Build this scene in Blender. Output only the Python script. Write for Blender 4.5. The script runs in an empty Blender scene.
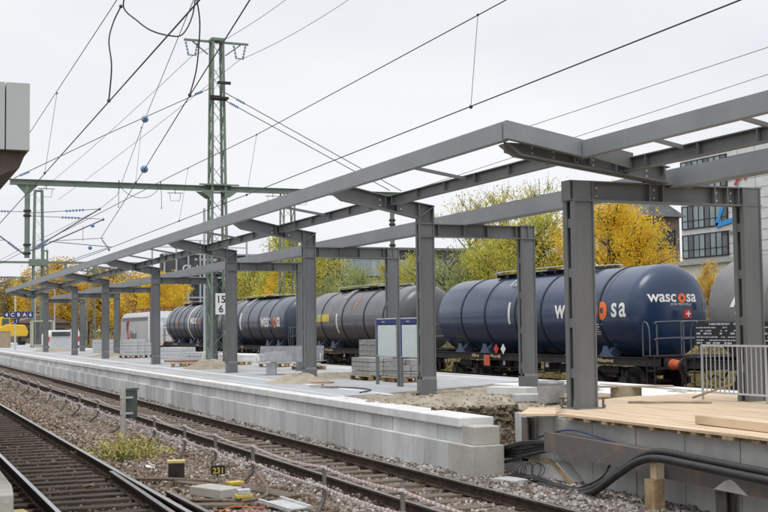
import bpy, bmesh, math, random
import numpy as np
from mathutils import Vector, Matrix
random.seed(7); np.random.seed(7)
PI = math.pi
SC = bpy.context.scene
COL = SC.collection

# ------------------------------------------------------------------ camera
cd = bpy.data.cameras.new('camera'); cam = bpy.data.objects.new('camera', cd); COL.objects.link(cam)
cd.sensor_width = 36; cd.lens = 56.25; cd.clip_start = 0.1; cd.clip_end = 3000
rot = Matrix(((0.9208168911, -0.0119789426, -0.3898111825),
              (-0.3898112037, -0.0589694748, -0.9190048023),
              (-0.0119782539, 0.9981879112, -0.0589696145)))
cam.matrix_world = Matrix.Translation((0, 0, 2.3)) @ rot.to_4x4()
SC.camera = cam

# ------------------------------------------------------------------ overcast sky + soft sun
SUN_EL, SUN_AZ = 62, 215
w = bpy.data.worlds.new('World'); SC.world = w; w.use_nodes = True
nt = w.node_tree; bg = nt.nodes['Background']
sky = nt.nodes.new('ShaderNodeTexSky'); sky.sky_type = 'NISHITA'; sky.sun_disc = False
sky.sun_elevation = math.radians(SUN_EL); sky.sun_rotation = math.radians(SUN_AZ)
hs = nt.nodes.new('ShaderNodeHueSaturation'); hs.inputs['Saturation'].default_value = 0.12
tc = nt.nodes.new('ShaderNodeTexCoord'); nz = nt.nodes.new('ShaderNodeTexNoise')
mp = nt.nodes.new('ShaderNodeMapping'); mp.inputs['Scale'].default_value = (1.2, 1.2, 3.5)
nz.inputs['Scale'].default_value = 1.6; nz.inputs['Detail'].default_value = 5
cr = nt.nodes.new('ShaderNodeValToRGB')
cr.color_ramp.elements[0].position = .3; cr.color_ramp.elements[0].color = (.73, .755, .81, 1)
cr.color_ramp.elements[1].position = .7; cr.color_ramp.elements[1].color = (.92, .925, .945, 1)
sm = nt.nodes.new('ShaderNodeVectorMath'); sm.operation = 'SCALE'; sm.inputs['Scale'].default_value = 8.75
mx = nt.nodes.new('ShaderNodeMix'); mx.data_type = 'RGBA'; mx.inputs[0].default_value = .93
nt.links.new(tc.outputs['Generated'], mp.inputs['Vector']); nt.links.new(mp.outputs[0], nz.inputs['Vector'])
nt.links.new(nz.outputs['Fac'], cr.inputs['Fac']); nt.links.new(cr.outputs[0], sm.inputs[0])
sz = nt.nodes.new('ShaderNodeSeparateXYZ'); nt.links.new(tc.outputs['Generated'], sz.inputs[0])
zr = nt.nodes.new('ShaderNodeMapRange'); zr.inputs[1].default_value = .30; zr.inputs[2].default_value = 1.0
zr.inputs[3].default_value = 9.1; zr.inputs[4].default_value = 18.0; zr.interpolation_type = 'SMOOTHSTEP'
nt.links.new(sz.outputs['Z'], zr.inputs[0]); nt.links.new(zr.outputs[0], sm.inputs['Scale'])
nt.links.new(sky.outputs[0], hs.inputs['Color']); nt.links.new(hs.outputs[0], mx.inputs[6])
nt.links.new(sm.outputs[0], mx.inputs[7]); nt.links.new(mx.outputs[2], bg.inputs['Color'])
bg.inputs['Strength'].default_value = 0.12
sl = bpy.data.lights.new('sun', 'SUN'); so = bpy.data.objects.new('sun', sl); COL.objects.link(so)
sl.energy = 1.2; sl.angle = math.radians(25); sl.color = (1, .97, .93)
_az, _el = math.radians(SUN_AZ), math.radians(SUN_EL)
_d = Vector((math.sin(_az) * math.cos(_el), math.cos(_az) * math.cos(_el), math.sin(_el)))
so.rotation_euler = _d.to_track_quat('Z', 'Y').to_euler()
SC.view_settings.view_transform = 'Standard'; SC.view_settings.look = 'None'
SC.view_settings.exposure = 0.0; SC.view_settings.gamma = 1; SC.view_settings.use_curve_mapping = False

# ------------------------------------------------------------------ materials
def mat(name, c, c2=None, rough=.7, scale=3., bump=0., bscale=None, metal=0., detail=6, spec=.5, lo=.35, hi=.65,
        emit=None, streak=None, island=0.):
    m = bpy.data.materials.new(name); m.use_nodes = True; n = m.node_tree; b = n.nodes['Principled BSDF']
    b.inputs['Roughness'].default_value = rough; b.inputs['Metallic'].default_value = metal
    b.inputs['Specular IOR Level'].default_value = spec
    b.inputs['Base Color'].default_value = (*c, 1)
    t = n.nodes.new('ShaderNodeTexCoord')
    last = None
    if c2:
        s = n.nodes.new('ShaderNodeTexNoise'); s.inputs['Scale'].default_value = scale; s.inputs['Detail'].default_value = detail
        s.inputs['Roughness'].default_value = .65
        if streak:
            mpn = n.nodes.new('ShaderNodeMapping'); mpn.inputs['Scale'].default_value = streak
            n.links.new(t.outputs['Object'], mpn.inputs['Vector']); n.links.new(mpn.outputs[0], s.inputs['Vector'])
        else: n.links.new(t.outputs['Object'], s.inputs['Vector'])
        r = n.nodes.new('ShaderNodeValToRGB')
        r.color_ramp.elements[0].position = lo; r.color_ramp.elements[0].color = (*c, 1)
        r.color_ramp.elements[1].position = hi; r.color_ramp.elements[1].color = (*c2, 1)
        n.links.new(s.outputs['Fac'], r.inputs['Fac']); last = r.outputs[0]
    if island:
        g = n.nodes.new('ShaderNodeNewGeometry'); hv = n.nodes.new('ShaderNodeHueSaturation')
        mr = n.nodes.new('ShaderNodeMapRange'); mr.inputs[3].default_value = 1 - island; mr.inputs[4].default_value = 1 + island
        n.links.new(g.outputs['Random Per Island'], mr.inputs[0]); n.links.new(mr.outputs[0], hv.inputs['Value'])
        if last: n.links.new(last, hv.inputs['Color'])
        else: hv.inputs['Color'].default_value = (*c, 1)
        last = hv.outputs[0]
    if last: n.links.new(last, b.inputs['Base Color'])
    if bump:
        s2 = n.nodes.new('ShaderNodeTexNoise'); s2.inputs['Scale'].default_value = bscale or scale * 6; s2.inputs['Detail'].default_value = 8
        n.links.new(t.outputs['Object'], s2.inputs['Vector'])
        bp = n.nodes.new('ShaderNodeBump'); bp.inputs['Strength'].default_value = bump; bp.inputs['Distance'].default_value = .02
        n.links.new(s2.outputs['Fac'], bp.inputs['Height']); n.links.new(bp.outputs[0], b.inputs['Normal'])
    if emit:
        b.inputs['Emission Color'].default_value = (*emit[0], 1); b.inputs['Emission Strength'].default_value = emit[1]
    return m

def ramp_mat(name, stops, scale, rough=.9, bump=.6, bscale=60, vor=0., island=0.):
    """multi-colour noise / voronoi ground materials"""
    m = bpy.data.materials.new(name); m.use_nodes = True; n = m.node_tree; b = n.nodes['Principled BSDF']
    b.inputs['Roughness'].default_value = rough; b.inputs['Specular IOR Level'].default_value = .25
    t = n.nodes.new('ShaderNodeTexCoord')
    if island:
        g = n.nodes.new('ShaderNodeNewGeometry'); src = g.outputs['Random Per Island']
    elif vor:
        v = n.nodes.new('ShaderNodeTexVoronoi'); v.inputs['Scale'].default_value = vor
        n.links.new(t.outputs['Object'], v.inputs['Vector']); sp = n.nodes.new('ShaderNodeSeparateColor')
        n.links.new(v.outputs['Color'], sp.inputs[0]); src = sp.outputs[0]
    else:
        v = n.nodes.new('ShaderNodeTexNoise'); v.inputs['Scale'].default_value = scale; v.inputs['Detail'].default_value = 8
        v.inputs['Roughness'].default_value = .7
        n.links.new(t.outputs['Object'], v.inputs['Vector']); src = v.outputs['Fac']
    r = n.nodes.new('ShaderNodeValToRGB'); e = r.color_ramp.elements
    for i, (p, c) in enumerate(stops):
        el = e[i] if i < 2 else e.new(p)
        el.position = p; el.color = (*c, 1)
    n.links.new(src, r.inputs['Fac'])
    # slow tone drift
    s3 = n.nodes.new('ShaderNodeTexNoise'); s3.inputs['Scale'].default_value = .5; s3.inputs['Detail'].default_value = 4
    n.links.new(t.outputs['Object'], s3.inputs['Vector'])
    mr = n.nodes.new('ShaderNodeMapRange'); mr.inputs[1].default_value = .3; mr.inputs[2].default_value = .7
    mr.inputs[3].default_value = .78; mr.inputs[4].default_value = 1.2
    n.links.new(s3.outputs['Fac'], mr.inputs[0])
    hv = n.nodes.new('ShaderNodeHueSaturation'); n.links.new(r.outputs[0], hv.inputs['Color']); n.links.new(mr.outputs[0], hv.inputs['Value'])
    n.links.new(hv.outputs[0], b.inputs['Base Color'])
    if bump:
        s2 = n.nodes.new('ShaderNodeTexVoronoi' if vor else 'ShaderNodeTexNoise'); s2.inputs['Scale'].default_value = vor or bscale
        n.links.new(t.outputs['Object'], s2.inputs['Vector'])
        bp = n.nodes.new('ShaderNodeBump'); bp.inputs['Strength'].default_value = bump; bp.inputs['Distance'].default_value = .03
        n.links.new(s2.outputs['Distance' if vor else 'Fac'], bp.inputs['Height']); n.links.new(bp.outputs[0], b.inputs['Normal'])
    return m

M = {}
M['steel'] = mat('grey_painted_steel', (.116, .122, .124), (.180, .185, .186), .42, 1.3, .1, 25, spec=.5, streak=(1.2, 1.2, .35), lo=.3, hi=.75)
M['steel_light'] = mat('light_grey_painted_steel', (.205, .22, .235), (.265, .28, .29), .40, 1.1, .06, 22, spec=.5, lo=.3, hi=.72)
M['galv'] = mat('galvanised_steel', (.46, .48, .49), (.62, .63, .64), .45, 8, .05, metal=.15)
M['green'] = mat('green_mast_paint', (.135, .18, .145), (.19, .235, .19), .6, 3, .1, 30)
M['wire'] = mat('dark_wire', (.028, .026, .026), rough=.5)
M['wire_grey'] = mat('grey_wire', (.13, .135, .14), rough=.5)
M['insul'] = mat('blue_insulator', (.12, .20, .38), (.18, .28, .46), .3, 5)
M['conc'] = mat('light_concrete', (.40, .40, .385), (.56, .575, .57), .85, 1.3, .25, 30, spec=.2, streak=(1.6, 1.6, .5), island=.16, lo=.28, hi=.6)
M['conc_cap'] = mat('pale_concrete_coping', (.56, .555, .54), (.72, .73, .72), .8, 1.3, .15, 30, spec=.2)
M['conc_dark'] = mat('weathered_concrete', (.44, .445, .43), (.60, .60, .575), .88, 1.1, .35, 18, spec=.2, streak=(1.6, 1.6, .5))
M['conc_sand'] = mat('yellowish_concrete', (.38, .37, .33), (.5, .485, .44), .88, 2, .3, 25, spec=.2)
M['pave'] = mat('grey_paving', (.33, .30, .26), (.40, .42, .435), .8, .55, .2, 40, spec=.25, detail=10, lo=.36, hi=.52)
M['pave_w'] = mat('pale_paving_strip', (.62, .63, .62), (.74, .745, .74), .8, 2, .15, 40)
M['sand'] = ramp_mat('sand_and_grit', [(.25, (.22, .18, .13)), (.5, (.36, .31, .24)), (.75, (.47, .42, .345))], 2.2, bump=.8, bscale=45)
M['earth'] = ramp_mat('earth_cut', [(.3, (.05, .037, .024)), (.55, (.15, .115, .075)), (.75, (.29, .245, .18))], 9, bump=1., bscale=25)
M['ballast'] = ramp_mat('brown_grey_ballast', [(.0, (.045, .034, .026)), (.35, (.125, .095, .07)), (.65, (.20, .16, .125)), (1., (.32, .28, .24))], 5, vor=16, bump=1.)
M['ballast_far'] = ramp_mat('pinkish_grey_ballast', [(.0, (.045, .034, .027)), (.35, (.14, .115, .095)), (.7, (.24, .205, .18)), (1., (.38, .35, .33))], 5, vor=14, bump=1.)
M['ballast_dark'] = ramp_mat('dark_oily_ballast', [(.0, (.024, .017, .012)), (.4, (.07, .048, .033)), (.75, (.15, .10, .068)), (1., (.25, .18, .13))], 5, vor=18, bump=1.)
M['stone_brown'] = ramp_mat('loose_brown_stones', [(.0, (.06, .040, .027)), (.35, (.16, .115, .080)), (.7, (.27, .205, .15)), (.9, (.36, .31, .255)), (1., (.52, .48, .44))], 5, bump=.3, island=1)
M['stone'] = ramp_mat('loose_stones', [(.0, (.055, .042, .033)), (.3, (.16, .13, .11)), (.6, (.26, .225, .20)), (.85, (.37, .345, .325)), (1., (.55, .53, .51))], 5, bump=.3, island=1)
M['stone_dark'] = ramp_mat('loose_dark_stones', [(.0, (.026, .018, .013)), (.35, (.08, .053, .037)), (.7, (.17, .115, .078)), (1., (.34, .25, .18))], 5, bump=.3, island=1)
M['clod'] = ramp_mat('sandy_clods', [(.0, (.20, .165, .12)), (.5, (.36, .315, .245)), (1., (.50, .46, .39))], 5, bump=.3, island=1)
M['clod_dark'] = ramp_mat('dark_clods', [(.0, (.035, .026, .017)), (.5, (.13, .10, .07)), (1., (.32, .27, .20))], 5, bump=.3, island=1)
M['earthy'] = ramp_mat('grassy_earth', [(.3, (.06, .06, .03)), (.5, (.12, .11, .06)), (.7, (.2, .17, .1))], 1.2, bump=.6, bscale=20)
M['sleeper'] = mat('old_wood_sleeper', (.12, .092, .07), (.25, .20, .16), .9, 4, .6, 30, streak=(.6, 6, 3), island=.3, spec=.2)
M['sleeper_dark'] = mat('dark_creosote_sleeper', (.045, .035, .028), (.14, .108, .085), .85, 4, .6, 30, streak=(.6, 6, 3), island=.3, spec=.3)
M['rail_rust'] = mat('rusty_rail_web', (.028, .019, .014), (.065, .042, .03), .85, 6, .3, 40, spec=.3)
M['rail_top'] = mat('polished_rail_head', (.42, .42, .43), (.60, .60, .61), .22, 20, metal=.9, streak=(6, .2, 1))
M['rail_top_dull'] = mat('dull_rail_head', (.16, .15, .145), (.28, .27, .265), .35, 20, metal=.6, streak=(6, .2, 1))
M['rust'] = mat('rusty_steel_beam', (.13, .12, .115), (.24, .16, .11), .8, 2.3, .35, 20, lo=.5, hi=.72)
M['wood'] = mat('raw_timber_boards', (.40, .29, .185), (.66, .52, .365), .8, 1.6, .3, 25, streak=(6, .45, 1), island=.07, spec=.2, lo=.25, hi=.55, detail=10)
M['wood_edge'] = mat('timber_end_grain', (.22, .15, .09), (.45, .32, .17), .85, 5, .4, 25, spec=.2)
M['wood_pale'] = mat('pallet_wood', (.33, .26, .18), (.48, .39, .28), .85, 4, .3, spec=.2, island=.15)
M['rubber'] = mat('black_plastic_pipe', (.014, .014, .015), (.028, .028, .029), .42, 8, .2, 30)
M['cable_blue'] = mat('blue_cable', (.03, .05, .13), rough=.5)
M['tank_blue'] = mat('navy_tank_paint', (.010, .028, .074), (.020, .046, .104), .26, 1.1, .03, 3, streak=(.4, 1.6, .3), spec=.55, lo=.3, hi=.75)
M['tank_blue2'] = mat('dusty_navy_tank_paint', (.014, .026, .056), (.040, .055, .082), .32, 1.0, .04, 4, spec=.5, streak=(.4, 1.8, .3))
M['tank_grey'] = mat('charcoal_tank_paint', (.048, .050, .058), (.088, .090, .098), .28, 1.0, .04, 4, spec=.5, streak=(.4, 1.6, .3))
M['tank_grey2'] = mat('mid_grey_tank_paint', (.13, .133, .14), (.20, .185, .18), .45, .7, .04, 4)
for _k in ('tank_blue', 'tank_blue2', 'tank_grey'):
    _b = M[_k].node_tree.nodes['Principled BSDF']; _b.inputs['Coat Weight'].default_value = .25; _b.inputs['Coat Roughness'].default_value = .14
M['tank_band'] = mat('dark_band_paint', (.012, .016, .026), rough=.45)
M['chassis'] = mat('black_chassis', (.012, .012, .013), (.035, .031, .028), .7, 3, .3, 20)
M['wheel'] = mat('brown_wheel_steel', (.022, .018, .016), (.055, .045, .038), .7, 6)
M['saddle'] = mat('blue_grey_saddle', (.06, .085, .14), rough=.5)
M['rail_grey'] = mat('dark_handrail_paint', (.10, .115, .14), rough=.5)
M['white'] = mat('white_paint', (.78, .78, .77), (.68, .68, .66), .6, 4)
M['white_dirty'] = mat('off_white_paint', (.62, .62, .60), (.74, .74, .72), .6, 2)
M['orange'] = mat('orange_paint', (.75, .16, .03), rough=.6)
M['yellowp'] = mat('yellow_paint', (.62, .46, .07), (.48, .36, .09), .6, 3)
M['red'] = mat('red_paint', (.55, .03, .02), rough=.5)
M['red_soft'] = mat('faded_red_buffer', (.48, .07, .04), (.60, .16, .07), .6, 4)
M['blue'] = mat('sign_blue', (.012, .03, .16), rough=.5)
M['blue_logo'] = mat('logo_blue', (.03, .30, .72), rough=.5)
M['black'] = mat('black_paint', (.01, .01, .011), rough=.5)
M['tape_w'] = mat('barrier_tape', (.76, .73, .72), rough=.5)
M['tape_r'] = mat('barrier_tape_red', (.60, .38, .37), rough=.5)
M['peg'] = mat('brown_peg_steel', (.07, .06, .05), (.13, .11, .09), .6, 6)
M['glassboard'] = mat('poster_behind_glass', (.52, .60, .60), (.60, .67, .66), .15, 3, spec=.6)
M['window'] = mat('dark_window_glass', (.03, .04, .045), (.10, .12, .13), .12, .35, spec=.8, streak=(1, 1, .3))
M['window_l'] = mat('pale_window_glass', (.12, .17, .19), (.34, .42, .45), .12, .5, spec=.8, streak=(1, 1, .3))
M['facade'] = mat('pale_facade_panels', (.60, .61, .62), (.70, .71, .72), .6, .8)
M['darkwall'] = mat('dark_facade', (.045, .05, .055), (.085, .09, .095), .6, 1)
M['brownwall'] = mat('brown_house_wall', (.16, .12, .105), (.22, .165, .14), .8, 1.5)
M['frame_w'] = mat('pale_steel_frame', (.36, .39, .42), (.44, .46, .48), .5, 2)
M['soffit'] = mat('brown_soffit', (.085, .06, .05), (.13, .095, .08), .7, 3, streak=(4, .4, 1))
M['roofpanel'] = mat('pale_grey_cladding', (.44, .46, .455), (.47, .49, .485), .4, 1)
M['loco'] = mat('silver_loco_paint', (.36, .37, .38), (.44, .45, .46), .4, 1)
M['marking'] = mat('amber_marking', (.55, .30, .04), (.40, .38, .34), .6, 9)
M['bench_wire'] = mat('bench_wire_steel', (.30, .32, .34), (.40, .42, .44), .4, 6)
gm_ = mat('spill_grime', (.05, .048, .05), (.10, .095, .09), .7, 5); M['grime'] = gm_
_n = gm_.node_tree; _m = _n.nodes.new('ShaderNodeMixShader'); _t = _n.nodes.new('ShaderNodeBsdfTransparent'); _m.inputs[0].default_value = .42
_n.links.new(_t.outputs[0], _m.inputs[1]); _n.links.new(_n.nodes['Principled BSDF'].outputs[0], _m.inputs[2]); _n.links.new(_m.outputs[0], _n.nodes['Material Output'].inputs['Surface'])
M['panto'] = mat('dark_red_roof_gear', (.14, .05, .04), (.25, .09, .07), .7, 6)
M['machine'] = mat('machine_yellow', (.68, .43, .02), rough=.5)
M['block'] = mat('grey_paving_blocks', (.22, .22, .21), (.40, .395, .38), .9, 2.2, .3, spec=.2)
M['grassg'] = mat('weed_leaves', (.24, .26, .06), (.46, .38, .09), .7, 3, island=.35)
M['bark_pale'] = mat('pale_bark', (.20, .19, .14), (.32, .30, .23), .9, 6)
M['redwood'] = mat('reddish_slats', (.26, .12, .09), (.36, .20, .15), .8, 5)
M['cage_green'] = mat('pale_green_frame', (.38, .42, .28), (.46, .50, .36), .6, 5)
M['bark'] = mat('tree_bark', (.07, .055, .042), (.14, .11, .085), .9, 6, .4)
def leafm(name, a, b, c):
    m = ramp_mat(name, [(.05, a), (.5, b), (.95, c)], 3, rough=.55, bump=0, island=1); n = m.node_tree
    b_ = n.nodes['Principled BSDF']; src = b_.inputs['Base Color'].links[0].from_socket
    tr = n.nodes.new('ShaderNodeBsdfTranslucent'); mix = n.nodes.new('ShaderNodeMixShader'); mix.inputs[0].default_value = .45
    n.links.new(src, tr.inputs['Color']); n.links.new(b_.outputs[0], mix.inputs[1]); n.links.new(tr.outputs[0], mix.inputs[2])
    n.links.new(mix.outputs[0], n.nodes['Material Output'].inputs['Surface']); return m
M['leaf_y'] = leafm('bright_yellow_leaves', (.74, .45, .03), (.90, .62, .05), (.66, .60, .09))
M['leaf_yg'] = leafm('yellow_green_leaves', (.28, .34, .09), (.56, .54, .10), (.80, .64, .09))
M['leaf_g'] = leafm('soft_green_leaves', (.22, .28, .11), (.34, .40, .16), (.50, .50, .19))
M['leaf_o'] = leafm('ochre_leaves', (.46, .29, .09), (.68, .46, .10), (.72, .56, .16))
M['leaf_b'] = leafm('brown_olive_leaves', (.20, .165, .09), (.34, .28, .14), (.48, .40, .16))

# ------------------------------------------------------------------ mesh helpers
class MB:
    def __init__(s): s.v = []; s.f = []; s.mi = []; s.m = 0
    def add(s, vs, fs):
        o = len(s.v); s.v += [tuple(v) for v in vs]; s.f += [tuple(i + o for i in f) for f in fs]; s.mi += [s.m] * len(fs); return s
    def mm(s, x0, x1, y0, y1, z0, z1):
        return s.add([(x0,y0,z0),(x1,y0,z0),(x1,y1,z0),(x0,y1,z0),(x0,y0,z1),(x1,y0,z1),(x1,y1,z1),(x0,y1,z1)],
                     [(0,3,2,1),(4,5,6,7),(0,1,5,4),(1,2,6,5),(2,3,7,6),(3,0,4,7)])
    def rbox(s, c, size, rz=0, rx=0, ry=0):
        R = Matrix.Rotation(rz, 3, 'Z') @ Matrix.Rotation(ry, 3, 'Y') @ Matrix.Rotation(rx, 3, 'X'); c = Vector(c)
        a, b, h = size[0] / 2, size[1] / 2, size[2] / 2
        vs = [c + R @ Vector((x, y, z)) for z in (-h, h) for (x, y) in ((-a,-b),(a,-b),(a,b),(-a,b))]
        return s.add(vs, [(0,3,2,1),(4,5,6,7),(0,1,5,4),(1,2,6,5),(2,3,7,6),(3,0,4,7)])
    def bar(s, p, q, w, h=None, up=(0, 0, 1)):
        h = h or w; p = Vector(p); q = Vector(q); d = (q - p).normalized(); u = Vector(up)
        if abs(d.dot(u)) > .98: u = Vector((0, 1, 0))
        x = d.cross(u).normalized(); u = x.cross(d).normalized(); x *= w / 2; u *= h / 2
        vs = [p - x - u, p + x - u, p + x + u, p - x + u, q - x - u, q + x - u, q + x + u, q - x + u]
        return s.add(vs, [(0,1,2,3),(7,6,5,4),(4,5,1,0),(5,6,2,1),(6,7,3,2),(7,4,0,3)])
    def tube(s, pts, r, n=8, caps=True):
        pts = [Vector(p) for p in pts]; rs = r if isinstance(r, (list, tuple)) else [r] * len(pts)
        vs = []; fs = []; prev = None
        for i, p in enumerate(pts):
            a = pts[max(i - 1, 0)]; b = pts[min(i + 1, len(pts) - 1)]; d = (b - a).normalized()
            if prev is None:
                u = Vector((0, 0, 1)) if abs(d.z) < .9 else Vector((0, 1, 0)); x = d.cross(u).normalized()
            else: x = (prev - d * prev.dot(d)).normalized()
            prev = x; y = d.cross(x)
            for k in range(n):
                t = 2 * PI * k / n; vs.append(p + (x * math.cos(t) + y * math.sin(t)) * rs[i])
        for i in range(len(pts) - 1):
            for k in range(n):
                a = i * n + k; b = i * n + (k + 1) % n; fs.append((a, b, b + n, a + n))
        if caps: fs.append(tuple(range(n))[::-1]); fs.append(tuple(range((len(pts) - 1) * n, len(pts) * n)))
        return s.add(vs, fs)
    def lathe(s, prof, c, axis='Y', n=32):
        """prof: (t along the axis, radius)"""
        vs = []; fs = []; c = Vector(c)
        for t, r in prof:
            for k in range(n):
                a = 2 * PI * k / n; ca, sa = math.cos(a) * r, math.sin(a) * r
                vs.append(c + (Vector((ca, t, sa)) if axis == 'Y' else Vector((t, ca, sa)) if axis == 'X' else Vector((ca, sa, t))))
        for i in range(len(prof) - 1):
            for k in range(n):
                a = i * n + k; b = i * n + (k + 1) % n; fs.append((a, b, b + n, a + n))
        return s.add(vs, fs)
    def prism(s, poly, axis, a, b):
        """poly of 2-D points, extruded along axis from a to b.  X: (y,z)  Y: (x,z)  Z: (x,y)"""
        f = {'X': lambda p, t: (t, p[0], p[1]), 'Y': lambda p, t: (p[0], t, p[1]), 'Z': lambda p, t: (p[0], p[1], t)}[axis]
        n = len(poly); vs = [f(p, a) for p in poly] + [f(p, b) for p in poly]
        fs = [tuple(range(n))[::-1], tuple(range(n, 2 * n))] + [(i, (i + 1) % n, (i + 1) % n + n, i + n) for i in range(n)]
        return s.add(vs, fs)
    def ibeam(s, p, q, h, wd, tf=.02, tw=.014):
        """I section from p to q (p, q at mid height), web upright"""
        p = Vector(p); q = Vector(q); d = (q - p).normalized(); x = d.cross(Vector((0, 0, 1))).normalized(); u = x.cross(d)
        k = h / 2 - tf / 2
        s.bar(p + u * k, q + u * k, wd, tf, u); s.bar(p - u * k, q - u * k, wd, tf, u)
        return s.bar(p, q, tw, h - 2 * tf, u)
    def blob(s, c, r, n=10, sq=(1, 1, 1)):
        prof = [(-math.cos(PI * i / n) * r, max(math.sin(PI * i / n) * r, 1e-4)) for i in range(n + 1)]
        o = len(s.v); s.lathe(prof, (0, 0, 0), 'Z', 12)
        for i in range(o, len(s.v)):
            v = s.v[i]; s.v[i] = (c[0] + v[0] * sq[0], c[1] + v[1] * sq[1], c[2] + v[2] * sq[2])
        return s
    def cut(s):
        s.__dict__.setdefault('cuts', []).append((len(s.v), len(s.f))); return s
    def parts(s, name, mats, parent=None, **k):
        """each run of shapes between two cuts becomes a part of its own"""
        c = [(0, 0)] + s.__dict__.get('cuts', []) + [(len(s.v), len(s.f))]; r = []
        for (v0, f0), (v1, f1) in zip(c[:-1], c[1:]):
            if f1 > f0:
                m = MB(); m.v = s.v[v0:v1]; m.f = [tuple(i - v0 for i in f) for f in s.f[f0:f1]]; m.mi = s.mi[f0:f1]; r.append(m.build(name, mats, parent, **k))
        return r
    def build(s, name, mats, parent=None, smooth=False, bevel=0., recalc=True, auto=None):
        off = rootloc(parent)
        me = bpy.data.meshes.new(name)
        me.from_pydata([(v[0] - off[0], v[1] - off[1], v[2] - off[2]) for v in s.v], [], s.f)
        ms = mats if isinstance(mats, (list, tuple)) else [mats]
        for m in ms: me.materials.append(m if not isinstance(m, str) else M[m])
        if len(ms) > 1: me.polygons.foreach_set('material_index', s.mi)
        if recalc:
            bm = bmesh.new(); bm.from_mesh(me); bmesh.ops.recalc_face_normals(bm, faces=bm.faces); bm.to_mesh(me); bm.free()
        if smooth:
            if auto:
                me.shade_smooth() if hasattr(me, 'shade_smooth') else None
                bm = bmesh.new(); bm.from_mesh(me)
                bmesh.ops.remove_doubles(bm, verts=bm.verts, dist=1e-5)
                for f in bm.faces: f.smooth = True
                for e in bm.edges:
                    if len(e.link_faces) == 2 and e.calc_face_angle(0) > auto: e.smooth = False
                bm.to_mesh(me); bm.free()
            else: me.polygons.foreach_set('use_smooth', [True] * len(me.polygons))
        me.update()
        o = bpy.data.objects.new(name, me); COL.objects.link(o)
        if parent: o.parent = parent
        if bevel:
            b = o.modifiers.new('bevel', 'BEVEL'); b.width = bevel; b.segments = 2; b.limit_method = 'ANGLE'
        return o

def rootloc(o):
    while o is not None and o.parent is not None: o = o.parent
    return tuple(o.location) if o is not None else (0, 0, 0)
def tag(o, label=None, cat=None, group=None, kind=None):
    if label: o['label'] = label
    if cat: o['category'] = cat
    if group: o['group'] = group
    if kind: o['kind'] = kind
    return o
def empty(name, loc, label, cat, group=None):
    o = bpy.data.objects.new(name, None); o.empty_display_size = .2; COL.objects.link(o); o.location = loc
    return tag(o, label, cat, group)
def copy_tree(o, parent=None, loc=None, rz=None, label=None):
    c = o.copy(); COL.objects.link(c); c.parent = parent
    for ch in o.children: copy_tree(ch, c)
    if loc: c.location = loc
    if rz is not None: c.rotation_euler = (0, 0, rz)
    if label: c['label'] = label
    return c
KIDS = {}
def text(s, name, m, parent, origin, size, xd, yd, thick=.0, bold=0., align='LEFT', wrap=None, sx=1.):
    """lettering as a mesh; xd: reading direction, yd: up direction; wrap(point)->point bends it on to a surface"""
    cu = bpy.data.curves.new(name, 'FONT'); cu.body = s; cu.size = size; cu.offset = bold; cu.extrude = thick / 2
    cu.align_x = align; cu.resolution_u = 4
    t = bpy.data.objects.new(name, cu); COL.objects.link(t)
    bpy.context.view_layer.update()
    dg = bpy.context.evaluated_depsgraph_get(); me = bpy.data.meshes.new_from_object(t.evaluated_get(dg))
    bpy.data.objects.remove(t); bpy.data.curves.remove(cu)
    me.materials.clear(); me.materials.append(M[m])
    xd = Vector(xd).normalized(); yd = Vector(yd).normalized(); zd = xd.cross(yd); off = Vector(rootloc(parent)); o0 = Vector(origin)
    if wrap:
        bm = bmesh.new(); bm.from_mesh(me)
        zs = [v.co.y for v in bm.verts]; xs = [v.co.x for v in bm.verts]
        k = min(zs)
        while k < max(zs):
            bmesh.ops.bisect_plane(bm, geom=bm.verts[:] + bm.edges[:] + bm.faces[:], plane_co=(0, k, 0), plane_no=(0, 1, 0)); k += .06
        if wrap[1]:
            k = min(xs)
            while k < max(xs):
                bmesh.ops.bisect_plane(bm, geom=bm.verts[:] + bm.edges[:] + bm.faces[:], plane_co=(k, 0, 0), plane_no=(1, 0, 0)); k += .06
        bmesh.ops.triangulate(bm, faces=bm.faces); bm.to_mesh(me); bm.free()
    for v in me.vertices:
        p = o0 + xd * v.co.x * sx + yd * v.co.y + zd * v.co.z
        if wrap: p = wrap[0](p)
        v.co = p - off
    o = bpy.data.objects.new(name, me); COL.objects.link(o); o.parent = parent
    return o
def fractal(x, y, s=1., seed=0):
    r = np.zeros_like(x, dtype=float); a = 1.; rng = np.random.RandomState(seed)
    for k in range(6):
        for j in range(3):
            th, ph = rng.rand() * 6.28, rng.rand() * 6.28
            r += a * np.sin((x * math.cos(th) + y * math.sin(th)) * s + ph + 1.3 * np.sin((y * math.cos(th) - x * math.sin(th)) * s * .7 + ph * 2)) / 3
        a *= .55; s *= 2.1
    return r
def grid(name, xs, ys, zf, m, kind='structure'):
    X, Y = np.meshgrid(xs, ys); Z = zf(X, Y); nx, ny = len(xs), len(ys)
    v = np.stack([X.ravel(), Y.ravel(), Z.ravel()], 1)
    i = np.arange(ny - 1)[:, None] * nx + np.arange(nx - 1)[None, :]; i = i.ravel()
    f = np.stack([i, i + 1, i + nx + 1, i + nx], 1)
    o = npmesh(name, v, f, m); o.data.polygons.foreach_set('use_smooth', [True] * len(f))
    return tag(o, kind=kind)
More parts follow.
